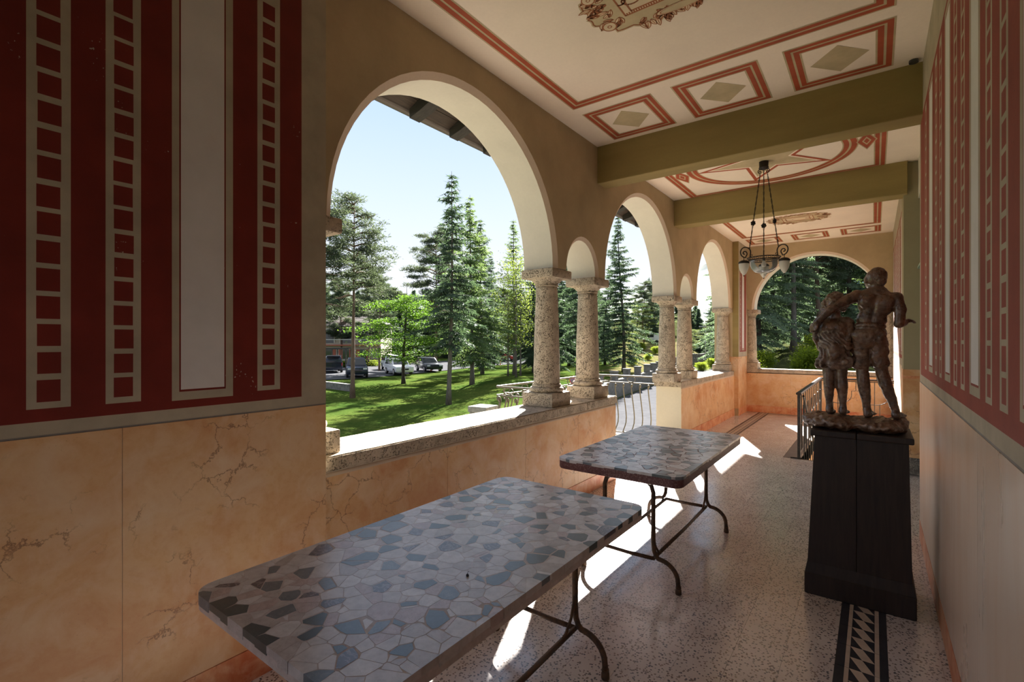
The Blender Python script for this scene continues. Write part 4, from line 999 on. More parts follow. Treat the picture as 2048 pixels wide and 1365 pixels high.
# ------------------------------------------------------------------ stairwell, stairs and railing
b = MB(); stw = empty('wall_stairwell', kind='structure')
b.box(HX0 - .10, HX0 - .02, HY0, HY1, -2.4, -.2); b.box(HX0, .8, HY1 + .02, HY1 + .1, -2.4, -.2); b.box(HX0 - .1, .8, HY0 - .1, HY0 - .02, -2.4, -.2); b.build('well_wall', M['dado'], stw)
b = MB(); b.box(HX0 - .02, HX0, HY0, HY1, -.22, 0); b.box(HX0, XR, HY1, HY1 + .02, -.22, 0); b.build('well_edge', M['stone'], stw)
stair = empty('stone_stair', (HX0, HY0, 0), label='stone stair going down in the railed stairwell', cat='stair')
st0 = None
for k in range(10):
    if st0 is None:
        q = MB(); q.box(.01, 1.08, 0, .31, -.04, 0); q.box(.015, 1.075, .012, .30, -.17, -.04); st0 = q.build('step', M['stone'], stair, loc=(0, .02, -.17))
    else: inst(st0, stair, (0, .02 + .28 * k, -.17 * (k + 1)))
rail = empty('stair_railing', (-.82, 7.64, 0), label='dark iron stair railing with wooden handrail around the stairwell', cat='railing')
RZ_ = .905; yA, yB = 7.64, 10.98; xA, xB = -.82, .285
def rel(p): return (p[0] + .82, p[1] - 7.64, p[2])
b = MB(); b.box(-.018, .018, -.018, .018, 0, RZ_ - .03); b.build('post', M['stair_iron'], rail, bevel=.003)
b = MB(); b.box(-.018, .018, yB - yA - .018, yB - yA + .018, 0, RZ_ - .03); b.build('post', M['stair_iron'], rail)
b = MB(); b.tube([(-.10, -.01, .006), (-.04, 0, .008), (.02, 0, .010), (.06, .01, .006)], .008, 6); b.build('floor_bracket', M['stair_iron'], rail)
def handrail(p, q, name):
    b = MB(); p, q = Vector(p), Vector(q); d = (q - p).normalized(); s_ = Vector((d.y, -d.x, 0)).normalized(); pr = []
    for t in [i / 12 * 2 * math.pi for i in range(12)]: pr.append((.033 * math.copysign(abs(math.cos(t)) ** .6, math.cos(t)), .019 * math.copysign(abs(math.sin(t)) ** .7, math.sin(t))))
    V = [p + s_ * a + Vector((0, 0, c)) for a, c in pr] + [q + s_ * a + Vector((0, 0, c)) for a, c in pr]; n = 12
    b.add(V, [tuple(range(n - 1, -1, -1)), tuple(range(n, 2 * n))] + [(i, (i + 1) % n, n + (i + 1) % n, n + i) for i in range(n)]); b.build(name, M['rail_wood'], rail, smooth=50)
handrail((0, -.04, RZ_ - .015), (0, yB - yA + .02, RZ_ - .015), 'handrail'); handrail((.0, yB - yA, RZ_ - .015), (xB - xA, yB - yA, RZ_ - .015), 'handrail')
for (p, q) in (((0, 0, .07), (0, yB - yA, .07)), ((0, yB - yA, .07), (xB - xA, yB - yA, .07)), ((0, 0, RZ_ - .05), (0, yB - yA, RZ_ - .05)), ((0, yB - yA, RZ_ - .05), (xB - xA, yB - yA, RZ_ - .05))):
    b = MB(); b.tube([p, q], .009, 6); b.build('rail_bar', M['stair_iron'], rail)
def motif(along, L):
    """one bay of the railing: full bar, two short bars with small arches, and a swag"""
    n = max(1, round(L / .52)); w = L / n
    for k in range(n):
        o = k * w; mp = lambda s_, z: (along[0] * (o + s_) , along[1] * (o + s_), z)
        off = (0, yB - yA) if along[0] else (0, 0)
        A = lambda s_, z: (mp(s_, z)[0] + off[0], mp(s_, z)[1] + off[1], z)
        b = MB(); b.tube([A(w / 2, .07), A(w / 2, RZ_ - .04)], .0075, 6); b.build('baluster', M['stair_iron'], rail)
        b = MB(); b.tube([A(w * (.5 + .5 * math.sin(t)) if False else w / 2 + .21 * math.sin(t), .60 - .16 * math.cos(t) + .0) for t in [R(-90) + R(180) * i / 16 for i in range(17)]], .0065, 6); b.build('swag', M['stair_iron'], rail, smooth='all')
        for s_ in (-1, 1):
            b = MB(); c = w / 2 + s_ * .075
            b.tube([A(c, .455), A(c, .17)], .0065, 6); b.tube([A(c - .035, .07), A(c - .035, .17), A(c + .035, .17), A(c + .035, .07)], .0065, 6); b.build('short_baluster', M['stair_iron'], rail)
        b = MB(); b.tube([A(w / 2 - .21, .60), A(w / 2 - .21, .68), A(0, .68), A(0, RZ_ - .04)], .0065, 6); b.build('hook_bar', M['stair_iron'], rail, smooth=40); b = MB(); b.tube([A(w / 2 + .21, .60), A(w / 2 + .21, .68), A(w - .01, .68)], .0065, 6); b.build('hook_bar', M['stair_iron'], rail, smooth=40)
motif((0, 1), yB - yA); motif((1, 0), xB - xA)
# sloping rail going down with the stair
b = MB(); b.tube([(.05, .03, RZ_ - .05), (.05, 2.9, RZ_ - .05 - 1.75)], .016, 8); b.build('sloping_rail', M['stair_iron'], rail)
for k in range(10):
    y = .12 + .28 * k; b = MB(); zt = RZ_ - .05 - 1.75 * (y - .03) / 2.87; b.tube([(.05, y, zt), (.05, y, zt - .85)], .008, 6); b.build('stair_baluster', M['stair_iron'], rail)

# ------------------------------------------------------------------ balcony outside the doorway arch
bal = empty('balcony', (-3.4, 6.5, 0), label='small balcony slab outside the open arch between the parapets', cat='balcony')
b = MB(); b.box(-.72, .56, -1.52, 1.50, -.20, -.02); b.build('slab', M['stone'], bal, bevel=.01)
for y in (-1.1, 1.1):
    b = MB(); b.box(-.5, .56, y - .12, y + .12, -.55, -.2); b.build('bracket', M['stone'], bal, bevel=.02)
brl = empty('balcony_railing', (-4.03, 5.06, 0), label='olive wrought iron balcony railing with bellied bars and scrolls', cat='railing')
BZ = 1.0
def bay(pA, pB, n, outn):
    pA, pB = Vector((*pA, 0)), Vector((*pB, 0)); d = (pB - pA); L = d.length; d.normalize(); o = Vector((*outn, 0))
    for z, r in ((BZ, .014), (BZ - .115, .010), (.02, .010)):
        b = MB(); b.tube([pA + Vector((0, 0, z)), pB + Vector((0, 0, z))], r, 8); b.build('rail_bar', M['rail_iron'], brl)
    for i in range(n):
        c = pA + d * (L * (i + .5) / n)
        prof = [(0, .02), (.012, .05), (.05, .10), (.085, .17), (.095, .26), (.085, .36), (.060, .50), (.030, .64), (.008, .76), (0, .83)]
        b = MB(); pts = [c + o * (q * 1.5) + Vector((0, 0, z)) for q, z in prof]
        for k in range(16):
            t = k / 15; r = .030 * (1 - .75 * t); a = R(180) - R(430) * t; pts.append(c + o * (.030 + r * math.cos(a)) + Vector((0, 0, .83 + r * math.sin(a))))
        b.tube(pts, .0105, 6); b.build('bellied_bar', M['rail_iron'], brl, smooth='all')
        if i % 3 == 1:
            b = MB(); b.tube([c + d * (.075 * math.copysign(abs(math.cos(t)) ** .8, math.cos(t))) + Vector((0, 0, BZ - .058 + .045 * math.sin(t))) for t in [2 * math.pi * k / 18 for k in range(19)]], .0065, 6, 0, False); b.build('ring_scroll', M['rail_iron'], brl, smooth='all')
bay((0, 0), (1.20, 0), 9, (0, -1)); bay((0, 0), (0, 2.87), 20, (-1, 0)); bay((0, 2.87), (1.20, 2.87), 8, (0, 1))
b = MB()
for r, z, m in ((.072, 0, 0), (.056, .002, 1), (.042, .004, 0), (.028, .006, 1), (.013, .008, 0)):
    b.prism([(r * math.cos(2 * math.pi * i / 24), r * math.sin(2 * math.pi * i / 24)) for i in range(24)], z - .004, z, m)
tg = b.build('round_plaque', [plain('plaque red', (.55, .05, .04)), plain('plaque blue', (.03, .16, .42))], loc=(-4.07, 7.20, .945)); tg.rotation_euler = (R(90), 0, R(32)); tag(tg, 'small round plaque of red and blue rings on the balcony rail', 'plaque')

# ------------------------------------------------------------------ ground outside
def pos(u, d):
    """plan position seen at picture column u and depth d from the camera"""
    l = (u - 1024) / 970 * d; return (-.598 * d + .8013 * l, .8013 * d + .598 * l)
def sstep(a, b, x): t = min(1, max(0, (x - a) / (b - a))); return t * t * (3 - 2 * t)
def hgt(x, y):
    d = .8013 * y - .598 * x; l = .8013 * x + .598 * y; bb = l / max(d, 1)
    h = GZ + .12 * math.sin(x * .13 + 1) * math.sin(y * .11) * sstep(10, 30, d)
    h += 3.4 * sstep(42, 105, d) * sstep(.12, .24, bb) * (1 - sstep(.34, .40, bb))
    h += 3.0 * sstep(16, 45, d) * sstep(.44, .56, bb)
    h += 9 * sstep(95, 200, d)
    h += .55 * math.exp(-(((d - 34) / 9) ** 2 + ((bb - .02) / .10) ** 2))
    return h
def grass_mat():
    m = NT('lawn'); p = m.pos(); a = m.noise(p, .35, 4, .6); b_ = m.noise(p, 6, 4, .7); c_ = m.noise(p, 40, 3, .7)
    col = m.mix(m.ramp(a, [(.35, 0.), (.65, 1.)]), (.048, .084, .018), (.108, .128, .030)); col = m.mix(m.ramp(b_, [(.35, 0.), (.7, .8)]), col, (.032, .066, .012))
    col = m.mix(m.ramp(m.noise(p, .8, 5, .7), [(.66, 0.), (.76, .5)]), col, (.15, .115, .06))
    h = m.math('ADD', b_, m.math('MULTIPLY', c_, .7))
    sh = m.bsdf(col, 1.0, normal=m.bump(h, .8, .10), spec=.0)
    return m.done(sh)
def dry_mat():
    m = NT('dry bank'); p = m.pos(); a = m.noise(p, .5, 5, .65); b_ = m.noise(p, 5, 4, .7)
    col = m.mix(m.ramp(a, [(.35, 0.), (.62, 1.)]), (.19, .145, .085), (.12, .14, .035)); col = m.mix(m.ramp(b_, [(.4, 0.), (.7, .7)]), col, (.10, .085, .045))
    return m.done(m.bsdf(col, .9, normal=m.bump(b_, 1., .2), spec=.0))
M['grass'] = grass_mat(); M['dry'] = dry_mat()
M['asphalt'] = plain('asphalt', (.085, .085, .09), .9, spec=.0, var=.12, scale=3)
M['grey_wall'] = plain('grey wall stone', (.14, .13, .115), .9, var=.35, scale=5)
M['pillar_stone'] = plain('lichen stone', (.24, .23, .20), .9, var=.3, scale=9)
gb = MB(); xs = sorted(set([-260, -200, -160, -130, -110] + [-100 + 2.5 * i for i in range(47)] + [20, 26, 34, 45, 60, 90, 140, 220])); ys = sorted(set([-60, -35, -20, -10] + [-4 + 2.5 * i for i in range(44)] + [110, 120, 132, 146, 165, 190, 230, 300]))
nx = len(xs); V = [(x, y, hgt(x, y)) for y in ys for x in xs]; F = []; FM = []
for j in range(len(ys) - 1):
    for i in range(nx - 1):
        F.append((j * nx + i, j * nx + i + 1, (j + 1) * nx + i + 1, (j + 1) * nx + i))
        x, y = (xs[i] + xs[i + 1]) / 2, (ys[j] + ys[j + 1]) / 2; d = .8013 * y - .598 * x; bb = (.8013 * x + .598 * y) / max(d, 1)
        FM.append(2 if (d > 92 or bb > .44) else 1 if (d > 36 and .20 < bb < .40) else 0)
gb.v = V; gb.f = F; gb.m = FM
struct(gb.build('ground', [M['grass'], M['dry'], plain('forest floor', (.045, .05, .02), 1.0, spec=0, var=.3, scale=.6)], smooth='all'))
def drape(name, left, right, dz, mat, n=8):
    """strip between two polylines laid on the ground"""
    b = MB()
    def res(pl, k):
        q = [Vector((*p, 0)) for p in pl]; L = [0]
        for a, c in zip(q[:-1], q[1:]): L.append(L[-1] + (c - a).length)
        out = []
        for i in range(k + 1):
            t = L[-1] * i / k; j = max(0, min(len(q) - 2, next((z for z in range(len(L) - 1) if L[z + 1] >= t), len(q) - 2))); out.append(q[j].lerp(q[j + 1], (t - L[j]) / max(1e-6, L[j + 1] - L[j])))
        return out
    k = 40; A, B = res(left, k), res(right, k)
    rows = [[A[i].lerp(B[i], j / n) for j in range(n + 1)] for i in range(k + 1)]
    V = [(p.x, p.y, max(hgt(p.x, p.y), hgt(p.x + .6, p.y), hgt(p.x - .6, p.y), hgt(p.x, p.y + .6)) + dz) for r in rows for p in r]
    b.add(V, [(i * (n + 1) + j, i * (n + 1) + j + 1, (i + 1) * (n + 1) + j + 1, (i + 1) * (n + 1) + j) for i in range(k) for j in range(n)]); return b.build(name, mat, smooth='all')
cp = drape('car_park', [pos(500, 35), pos(655, 39), pos(735, 41.5), pos(860, 50), pos(960, 62), pos(1080, 72)], [pos(500, 54), pos(655, 58), pos(735, 62), pos(860, 74), pos(960, 84), pos(1080, 95)], .05, M['asphalt']); struct(cp)
rl = [pos(1150, 16.5), pos(1211, 24), pos(1240, 27), pos(1304, 33.7), pos(1360, 46), pos(1405, 62), pos(1424, 85)]; rr_ = [(p[0] + 5.2, p[1] - .4) for p in rl]
struct(drape('road', rl, rr_, .05, M['asphalt']))

struct(drape('bounce_strip', [(-3.0, -8), (-3.0, 16.5)], [(-8.3, -8), (-8.3, 16.5)], .03, plain('neutral bounce grey', (.20, .18, .155), .95, spec=0, var=.25, scale=30)))  # added neutral strip, out of view, to cut green bounce from the lawn
# ------------------------------------------------------------------ tree kit
def fast_mesh(name, V, Tt, mat):
    V = np.asarray(V, np.float32); Tt = np.asarray(Tt, np.int32); me = bpy.data.meshes.new(name)
    me.vertices.add(len(V)); me.vertices.foreach_set('co', V.ravel()); me.loops.add(Tt.size); me.loops.foreach_set('vertex_index', Tt.ravel())
    me.polygons.add(len(Tt)); me.polygons.foreach_set('loop_start', np.arange(0, Tt.size, 3, dtype=np.int32)); me.polygons.foreach_set('loop_total', np.full(len(Tt), 3, np.int32))
    me.materials.append(mat); me.update(calc_edges=True); me.validate(); return me
def blades(P, D, Lg, Wd, q):
    """one pointed triangle per row, random roll"""
    P, D = np.asarray(P, float), np.asarray(D, float); D = D / (np.linalg.norm(D, axis=1, keepdims=True) + 1e-9)
    S = np.cross(D, q.normal(size=D.shape)); S = S / (np.linalg.norm(S, axis=1, keepdims=True) + 1e-9)
    Lg = np.asarray(Lg)[:, None]; Wd = np.asarray(Wd)[:, None]
    V = np.stack([P - S * Wd, P + S * Wd, P + D * Lg], 1).reshape(-1, 3); return V, np.arange(len(V)).reshape(-1, 3)
def leaves(P, N, s, q):
    """diamond leaves (two triangles) with normal near N"""
    P, N = np.asarray(P, float), np.asarray(N, float); N = N / np.linalg.norm(N, axis=1, keepdims=True)
    A = np.cross(N, q.normal(size=N.shape)); A /= np.linalg.norm(A, axis=1, keepdims=True); B = np.cross(N, A); s = np.asarray(s)[:, None]
    V = np.stack([P - A * s, P + B * s * .6, P + A * s, P - B * s * .6], 1).reshape(-1, 3); i = np.arange(len(P)) * 4
    return V, np.concatenate([np.stack([i, i + 1, i + 2], 1), np.stack([i, i + 2, i + 3], 1)])
def foliage(name, c, c2, tr, mixk=.45, rough=.6):
    m = NT(name); info = m.n('ShaderNodeObjectInfo'); p = m.pos(obj=True); a = m.noise(p, 1.2, 3, .6)
    col = m.mix(m.ramp(a, [(.35, 0.), (.65, 1.)]), c, c2); col = m.mix(m.math('MULTIPLY', info.outputs['Random'], .35), col, mul(c2, 1.1))
    d = m.bsdf(col, rough, spec=.08); t = m.n('ShaderNodeBsdfTranslucent'); t.inputs[0].default_value = (*tr, 1)
    x = m.n('ShaderNodeMixShader'); x.inputs[0].default_value = mixk; m.L(d, x.inputs[1]); m.L(t.outputs[0], x.inputs[2]); return m.done(x.outputs[0])
def bark(name, c, c2):
    m = NT(name); a = m.noise(m.pos((6, 6, 1.2), obj=True), 3, 4, .7); return m.done(m.bsdf(m.mix(m.ramp(a, [(.35, 0.), (.65, 1.)]), c, c2), .9, normal=m.bump(a, .6, .03), spec=.2))
M['needle'] = foliage('spruce needles', (.050, .082, .060), (.085, .120, .080), (.075, .12, .052), .40)
M['needle_wood'] = foliage('brightened spruce needles', (.10, .15, .105), (.165, .215, .14), (.15, .22, .10), .45)  # spruce needles lightened: light and haze put into the colour
M['needle_light'] = foliage('young spruce needles', (.075, .125, .065), (.115, .170, .075), (.15, .22, .06), .45)
M['needle_pine'] = foliage('pine needles', (.052, .078, .052), (.085, .105, .066), (.085, .11, .05), .38)
M['leaf_maple'] = foliage('maple leaves', (.045, .115, .014), (.075, .150, .018), (.12, .23, .02), .52)
M['leaf_spring'] = foliage('spring leaves', (.085, .120, .026), (.12, .145, .036), (.17, .22, .036), .55)
M['leaf_bush'] = foliage('bush leaves', (.06, .10, .015), (.10, .13, .02), (.26, .33, .02), .6)
M['bark_grey'] = bark('grey bark', (.085, .072, .062), (.16, .14, .12)); M['bark_pine'] = bark('reddish pine bark', (.12, .075, .055), (.17, .12, .09)); M['bark_dark'] = bark('dark bark', (.035, .028, .022), (.07, .055, .042))

def tube_np(b, pts, rs, n=5): b.tube(pts, rs, n)
def make_tree(kind, seed, H, Rm, z0, mats, dens=1.0, droop=.35, bare=0.0, trunk_r=None, bl=1.0):
    q = np.random.RandomState(seed); tb = MB(); P, D, Lg, Wd = [], [], [], []; LP, LN, LS = [], [], []
    tr = trunk_r or H * .0115
    wob = q.normal(size=(2, 3)) * H * .006
    tx = lambda z: (wob[0, 0] * math.sin(z / H * 5 + wob[0, 1]) * 2, wob[1, 0] * math.sin(z / H * 4 + 1) * 2)
    k = 12; tb.tube([(*tx(H * i / k), H * i / k) for i in range(k + 1)], [tr * (1.35 if i == 0 else 1) * (1 - .93 * i / k) for i in range(k + 1)], 8)
    if kind in ('spruce', 'larch'):
        z = z0
        while z < H - .12:
            t = (z - z0) / (H - z0); nb = q.randint(4, 7)
            for _ in range(nb):
                L = Rm * (1 - t) ** .85 * q.choice([.38, .6, .8, .95, 1.2]) * q.uniform(.9, 1.1) * min(1, .45 + 4 * t) + .10; a = q.uniform(0, 2 * math.pi); ox, oy = tx(z); out = np.array([math.cos(a), math.sin(a), 0]); per = np.array([-out[1], out[0], 0])
                if q.rand() < bare * (1 - t): L *= .5; fol = False
                else: fol = True
                up = .30 * t + .02; f = lambda s: np.array([ox, oy, z]) + out * L * s + np.array([0, 0, L * (up * s - droop * (1.15 - t) * s * s + .14 * s ** 4)])
                tb.tube([tuple(f(s)) for s in (0, .35, .7, 1)], [tr * .16 + .004, tr * .11 + .003, tr * .07 + .002, .002], 3, 0, False)
                if not fol: continue
                ns = max(2, int(L / .13 * dens))
                for i in range(ns):
                    s = .12 + .9 * (i + q.rand() * .6) / ns; c = f(min(s, 1)); tl = (.12 + .32 * (1 - s)) * min(1.25, .35 + L / 1.8)
                    for sd in (-1, 1):
                        dd = per * sd * q.uniform(.5, 1.0) + out * q.uniform(.25, .75) + np.array([0, 0, -.32 * q.rand() - (.15 if kind == 'spruce' else 0)])
                        nt = max(1, int(tl / .075))
                        for j in range(nt + 1):
                            pp = c + dd * (tl * j / (nt + .5)); P.append(pp); D.append(dd + q.normal(size=3) * .45 + np.array([0, 0, -.25])); Lg.append(q.uniform(.17, .34) * bl); Wd.append(q.uniform(.022, .042) * bl)
            z += q.uniform(.20, .36) * (H / 12) ** .5
    elif kind == 'pine':
        z = z0
        while z < H - .2:
            t = (z - z0) / (H - z0); prof = math.sin(math.pi * min(1, .25 + .75 * t)) ** .6
            for _ in range(q.randint(2, 4)):
                L = Rm * (.35 + .65 * prof) * q.uniform(.5, 1.1); a = q.uniform(0, 2 * math.pi); ox, oy = tx(z); out = np.array([math.cos(a), math.sin(a), 0]); rise = q.uniform(-.1, .5) * (.3 + t)
                side = np.array([-out[1], out[0], 0]) * q.uniform(-.3, .3); f = lambda s: np.array([ox, oy, z]) + out * L * s + side * L * s * s + np.array([0, 0, L * rise * s ** 1.5 + .08 * L * math.sin(5 * s)])
                tb.tube([tuple(f(s)) for s in (0, .3, .6, 1)], [tr * .28 + .01, tr * .2 + .008, tr * .12 + .005, .006], 4, 0, False)
                if q.rand() < bare * (1 - t): continue
                for _k in range(max(3, int(L * 5.0 * dens))):
                    s = q.uniform(.42, 1.05); c = f(min(1, s)) + q.normal(size=3) * np.array([.24, .24, .10]) * min(1, L / 1.6)
                    m_ = q.randint(48, 66); o = q.normal(size=(m_, 3)) * np.array([.19, .19, .085]); dd = o * np.array([1, 1, .6]) + np.array([0, 0, .10]); P += list(c + o); D += list(dd + q.normal(size=(m_, 3)) * .12); Lg += list(q.uniform(.11, .21, m_) * bl); Wd += list(q.uniform(.017, .034, m_) * bl)
            z += q.uniform(.22, .4)
    else:                                        # broad-leaved: limbs, twigs and layered leaf sprays
        nl = {'maple': 30, 'slim': 34, 'bush': 26}[kind]
        for i in range(nl):
            t = (i + q.rand()) / nl; z = z0 + (H * .92 - z0) * t * (.9 if kind != 'slim' else 1); a = i * 2.4 + q.uniform(-.4, .4)
            prof = {'maple': math.sin(math.pi * (.20 + .72 * t)) ** .75, 'slim': .55 + .45 * math.sin(math.pi * t), 'bush': math.sin(math.pi * (.3 + .6 * t)) ** .5}[kind]
            L = Rm * prof * q.uniform(.7, 1.12); ox, oy = tx(z); out = np.array([math.cos(a), math.sin(a), 0]); rise = q.uniform(.15, .5) if kind == 'maple' else q.uniform(.3, .8)
            f = lambda s: np.array([ox, oy, z]) + out * L * s + np.array([0, 0, L * (rise * s - .25 * s * s)]); base = max(.006, tr * .45 * (1 - t))
            tb.tube([tuple(f(s)) for s in (0, .3, .65, 1)], [base, base * .7, base * .4, .004], 4, 0, False)
            for _k in range(int((9 if kind == 'maple' else 6) * dens)):
                s = q.uniform(.25, 1.08); c = f(min(1, s)) + np.array([*(q.normal(size=2) * .30 * L / 2.2), q.normal() * .10]); m_ = q.randint(22, 40); rad = .34 if kind == 'maple' else .26
                o = q.normal(size=(m_, 3)) * np.array([rad, rad, .055 if kind == 'maple' else .16]); LP += list(c + o); LN += list(np.array([0, 0, 1]) + q.normal(size=(m_, 3)) * (.38 if kind == 'maple' else .8)); LS += list(q.uniform(.045, .085, m_))
    trunk = tb.build('trunk', mats[0], None, smooth='all')
    if P: V, T_ = blades(P, D, Lg, Wd, q)
    else: V, T_ = leaves(LP, LN, LS, q)
    me = fast_mesh('foliage', V, T_, mats[1]); fo = bpy.data.objects.new('foliage', me); COL.objects.link(fo)
    return trunk, fo
TREES = {}
def proto(key, *a, **k):
    TREES[key] = [make_tree(*a, **k), False]
proto('spruce_tall', 'spruce', 1, 12.2, 2.1, 3.2, (M['bark_grey'], M['needle']), 1.15, .42, .22, .135)
proto('spruce_full', 'spruce', 2, 14.0, 3.1, 1.0, (M['bark_grey'], M['needle']), 1.1, .45)
proto('spruce_dense', 'spruce', 3, 15.0, 3.5, .8, (M['bark_dark'], M['needle']), 1.3, .5)
proto('spruce_light', 'spruce', 4, 13.4, 2.9, 1.8, (M['bark_grey'], M['needle_light']), 1.1, .38)
proto('larch', 'larch', 5, 13.5, 2.1, 2.5, (M['bark_grey'], M['needle_light']), .6, .15, .15)
proto('pine_open', 'pine', 6, 12.0, 2.1, 5.4, (M['bark_pine'], M['needle_pine']), 1.0, bare=.25)
proto('pine_big', 'pine', 7, 16.0, 3.6, 4.6, (M['bark_pine'], M['needle_pine']), 1.0, bare=.1, bl=1.25)
proto('maple', 'maple', 8, 7.2, 3.2, 1.5, (M['bark_dark'], M['leaf_maple']), 2.6, trunk_r=.13)
proto('slim', 'slim', 9, 9.5, 1.5, 2.2, (M['bark_grey'], M['leaf_spring']), .34, trunk_r=.07)
proto('bush', 'bush', 10, 2.6, 1.5, .2, (M['bark_dark'], M['leaf_bush']), 2.2, trunk_r=.04)
proto('spring', 'maple', 11, 8.5, 3.0, 1.2, (M['bark_dark'], M['leaf_spring']), 1.6, trunk_r=.11)
proto('spruce_fine', 'spruce', 14, 15.0, 3.3, .8, (M['bark_dark'], M['needle_wood']), 1.9, .5, bl=.72)
proto('spruce_wood', 'spruce', 15, 16.0, 2.6, 3.0, (M['bark_grey'], M['needle_wood']), 1.6, .4, .35, .17, bl=.75)
proto('far_spruce', 'spruce', 12, 14.0, 3.4, .6, (M['bark_dark'], M['needle']), .62, .4, bl=2.6)
proto('far_pine', 'pine', 13, 14.0, 3.6, 3.2, (M['bark_dark'], M['needle_pine']), .45, bl=3.0)
NAMES = {'spruce_tall': 'spruce_tree', 'spruce_full': 'spruce_tree', 'spruce_dense': 'spruce_tree', 'spruce_light': 'spruce_tree', 'larch': 'larch_tree', 'pine_open': 'pine_tree', 'pine_big': 'pine_tree', 'maple': 'maple_tree', 'slim': 'young_tree', 'bush': 'bush', 'spring': 'broadleaf_tree', 'far_spruce': 'spruce_tree', 'spruce_fine': 'spruce_tree', 'spruce_wood': 'spruce_tree', 'far_pine': 'pine_tree'}
def plant(key, x, y, sc, label, group=None, rz=None, dz=-.08):
    (tr, fo), used = TREES[key]
    root = empty(NAMES[key], (x, y, hgt(x, y) + dz), rnd.uniform(0, 6.28) if rz is None else rz, label, 'bush' if key == 'bush' else 'tree', group)
    root.scale = sc if isinstance(sc, tuple) else (sc, sc, sc)
    if not used: tr.parent = root; fo.parent = root; TREES[key][1] = True
    else: inst(tr, root); inst(fo, root)
    return root
def pl(key, u, d, sc, label, group=None, rz=None): return plant(key, *pos(u, d), sc, label, group, rz)
# trees on the lawn, each of its own
pl('pine_open', 707, 28, (.98, .98, .98), 'tall pine with bare grey trunk, left in the big arch')
pl('pine_open', 632, 25, (1.05, 1.05, .86), 'pine half hidden by the red painted pier, bare twigs reaching right', rz=2.0)
pl('spruce_tall', 902, 25, 1.0, 'tallest spruce on the lawn, slender bare grey trunk')
pl('spruce_light', 942, 34, 1.0, 'light green spruce right behind the tallest one')
pl('pine_big', 872, 58, 1.02, 'broad dark pine behind the maple, left of the tallest spruce')
pl('maple', 810, 36.6, (1.1, 1.1, 1.04), 'round bright green maple on the lawn before the parked cars')
pl('larch', 1028, 42, 1.0, 'pale feathery larch right of the tall spruces')
for u, d, s_, w_ in ((1016, 39, .95, 'leftmost'), (1032, 37, 1.08, 'middle'), (1041, 38.5, 1.0, 'rightmost')): pl('slim', u, d, s_, w_ + ' thin stemmed young tree below the larch')
pl('spruce_full', 985, 60, 1.0, 'dark spruce in shade behind the lawn, left of the larch'); pl('spruce_dense', 1085, 56, .95, 'dark spruce half behind the near left column')
pl('spruce_tall', 1156, 36, 1.1, 'spruce with grey trunk seen between the paired near columns'); pl('spruce_dense', 1135, 62, 1.0, 'dark spruce farther back between the paired near columns')
pl('spruce_full', 1242, 48, 1.10, 'tall pointed spruce standing in the second arch'); pl('spruce_dense', 1213, 58, .8, 'darker lower spruce left of the tall one in the second arch')
pl('spring', 1275, 84, 1.0, 'yellow green spring tree behind the second arch spruce'); pl('spruce_full', 1297, 102, .95, 'left one of two twin spruces far off in the second arch'); pl('spruce_full', 1308, 104, .95, 'right one of two twin spruces far off in the second arch')
pl('pine_big', 1288, 92, .72, 'far pine before the twin spruces'); pl('spruce_full', 1424, 74, .82, 'pointed spruce in the third arch'); pl('spruce_dense', 1446, 60, .8, 'spruce at the right edge of the third arch')
pl('spring', 1388, 88, .6, 'small yellow green tree by the road in the third arch'); pl('slim', 1268, 60, .45, 'thin crooked sapling on the dry bank')
pl('spring', 985, 76, 1.1, 'yellow green tree lit behind the thin stems'); pl('spring', 1060, 70, 1.2, 'sunlit yellow green tree left of the near columns')
for u, d, k, s_, w_ in ((962, 46, 'spruce_full', 1.05, 'dark spruce between the two tall lawn spruces and the thin stems'), (1068, 47, 'spruce_full', .95, 'dark spruce just left of the near columns'), (1112, 45, 'spruce_dense', .9, 'shaded spruce behind the near left column'), (1185, 66, 'spruce_full', 1.0, 'spruce seen just left of the near right column')): pl(k, u, d, s_, w_)
pl('pine_big', 735, 62, .85, 'greyish pine before the far villa, right of the pine trunk'); pl('pine_big', 680, 66, .75, 'pine standing before the far villa front'); pl('pine_open', 760, 52, .85, 'reddish pine trunk behind the maple')
# forest rows, copies that cannot be told apart
fr = random.Random(21); taken = []
def free(u, d, sp):
    p = pos(u, d)
    if any((p[0] - a) ** 2 + (p[1] - c) ** 2 < sp * sp for a, c in taken): return False
    taken.append(p); return True
n_ = 0
while n_ < 120:
    u = fr.uniform(600, 1200); d = fr.uniform(84, 165)
    if not free(u, d, 4.2): continue
    n_ += 1; k = fr.choice(['far_spruce', 'far_spruce', 'far_pine'])
    pl(k, u, d, fr.uniform(.72, 1.05), 'distant conifer in the wooded slope beyond the car park', 'wooded slope beyond the car park')
n_ = 0
while n_ < 46:
    u = fr.uniform(1200, 1475); d = fr.uniform(100, 190)
    if not free(u, d, 4.5): continue
    n_ += 1; pl(fr.choice(['far_spruce', 'far_spruce', 'far_pine', 'spring']), u, d, fr.uniform(.7, 1.0) * (.55 if u < 1350 else .7), 'distant tree on the hillside beyond the road', 'hillside beyond the road')
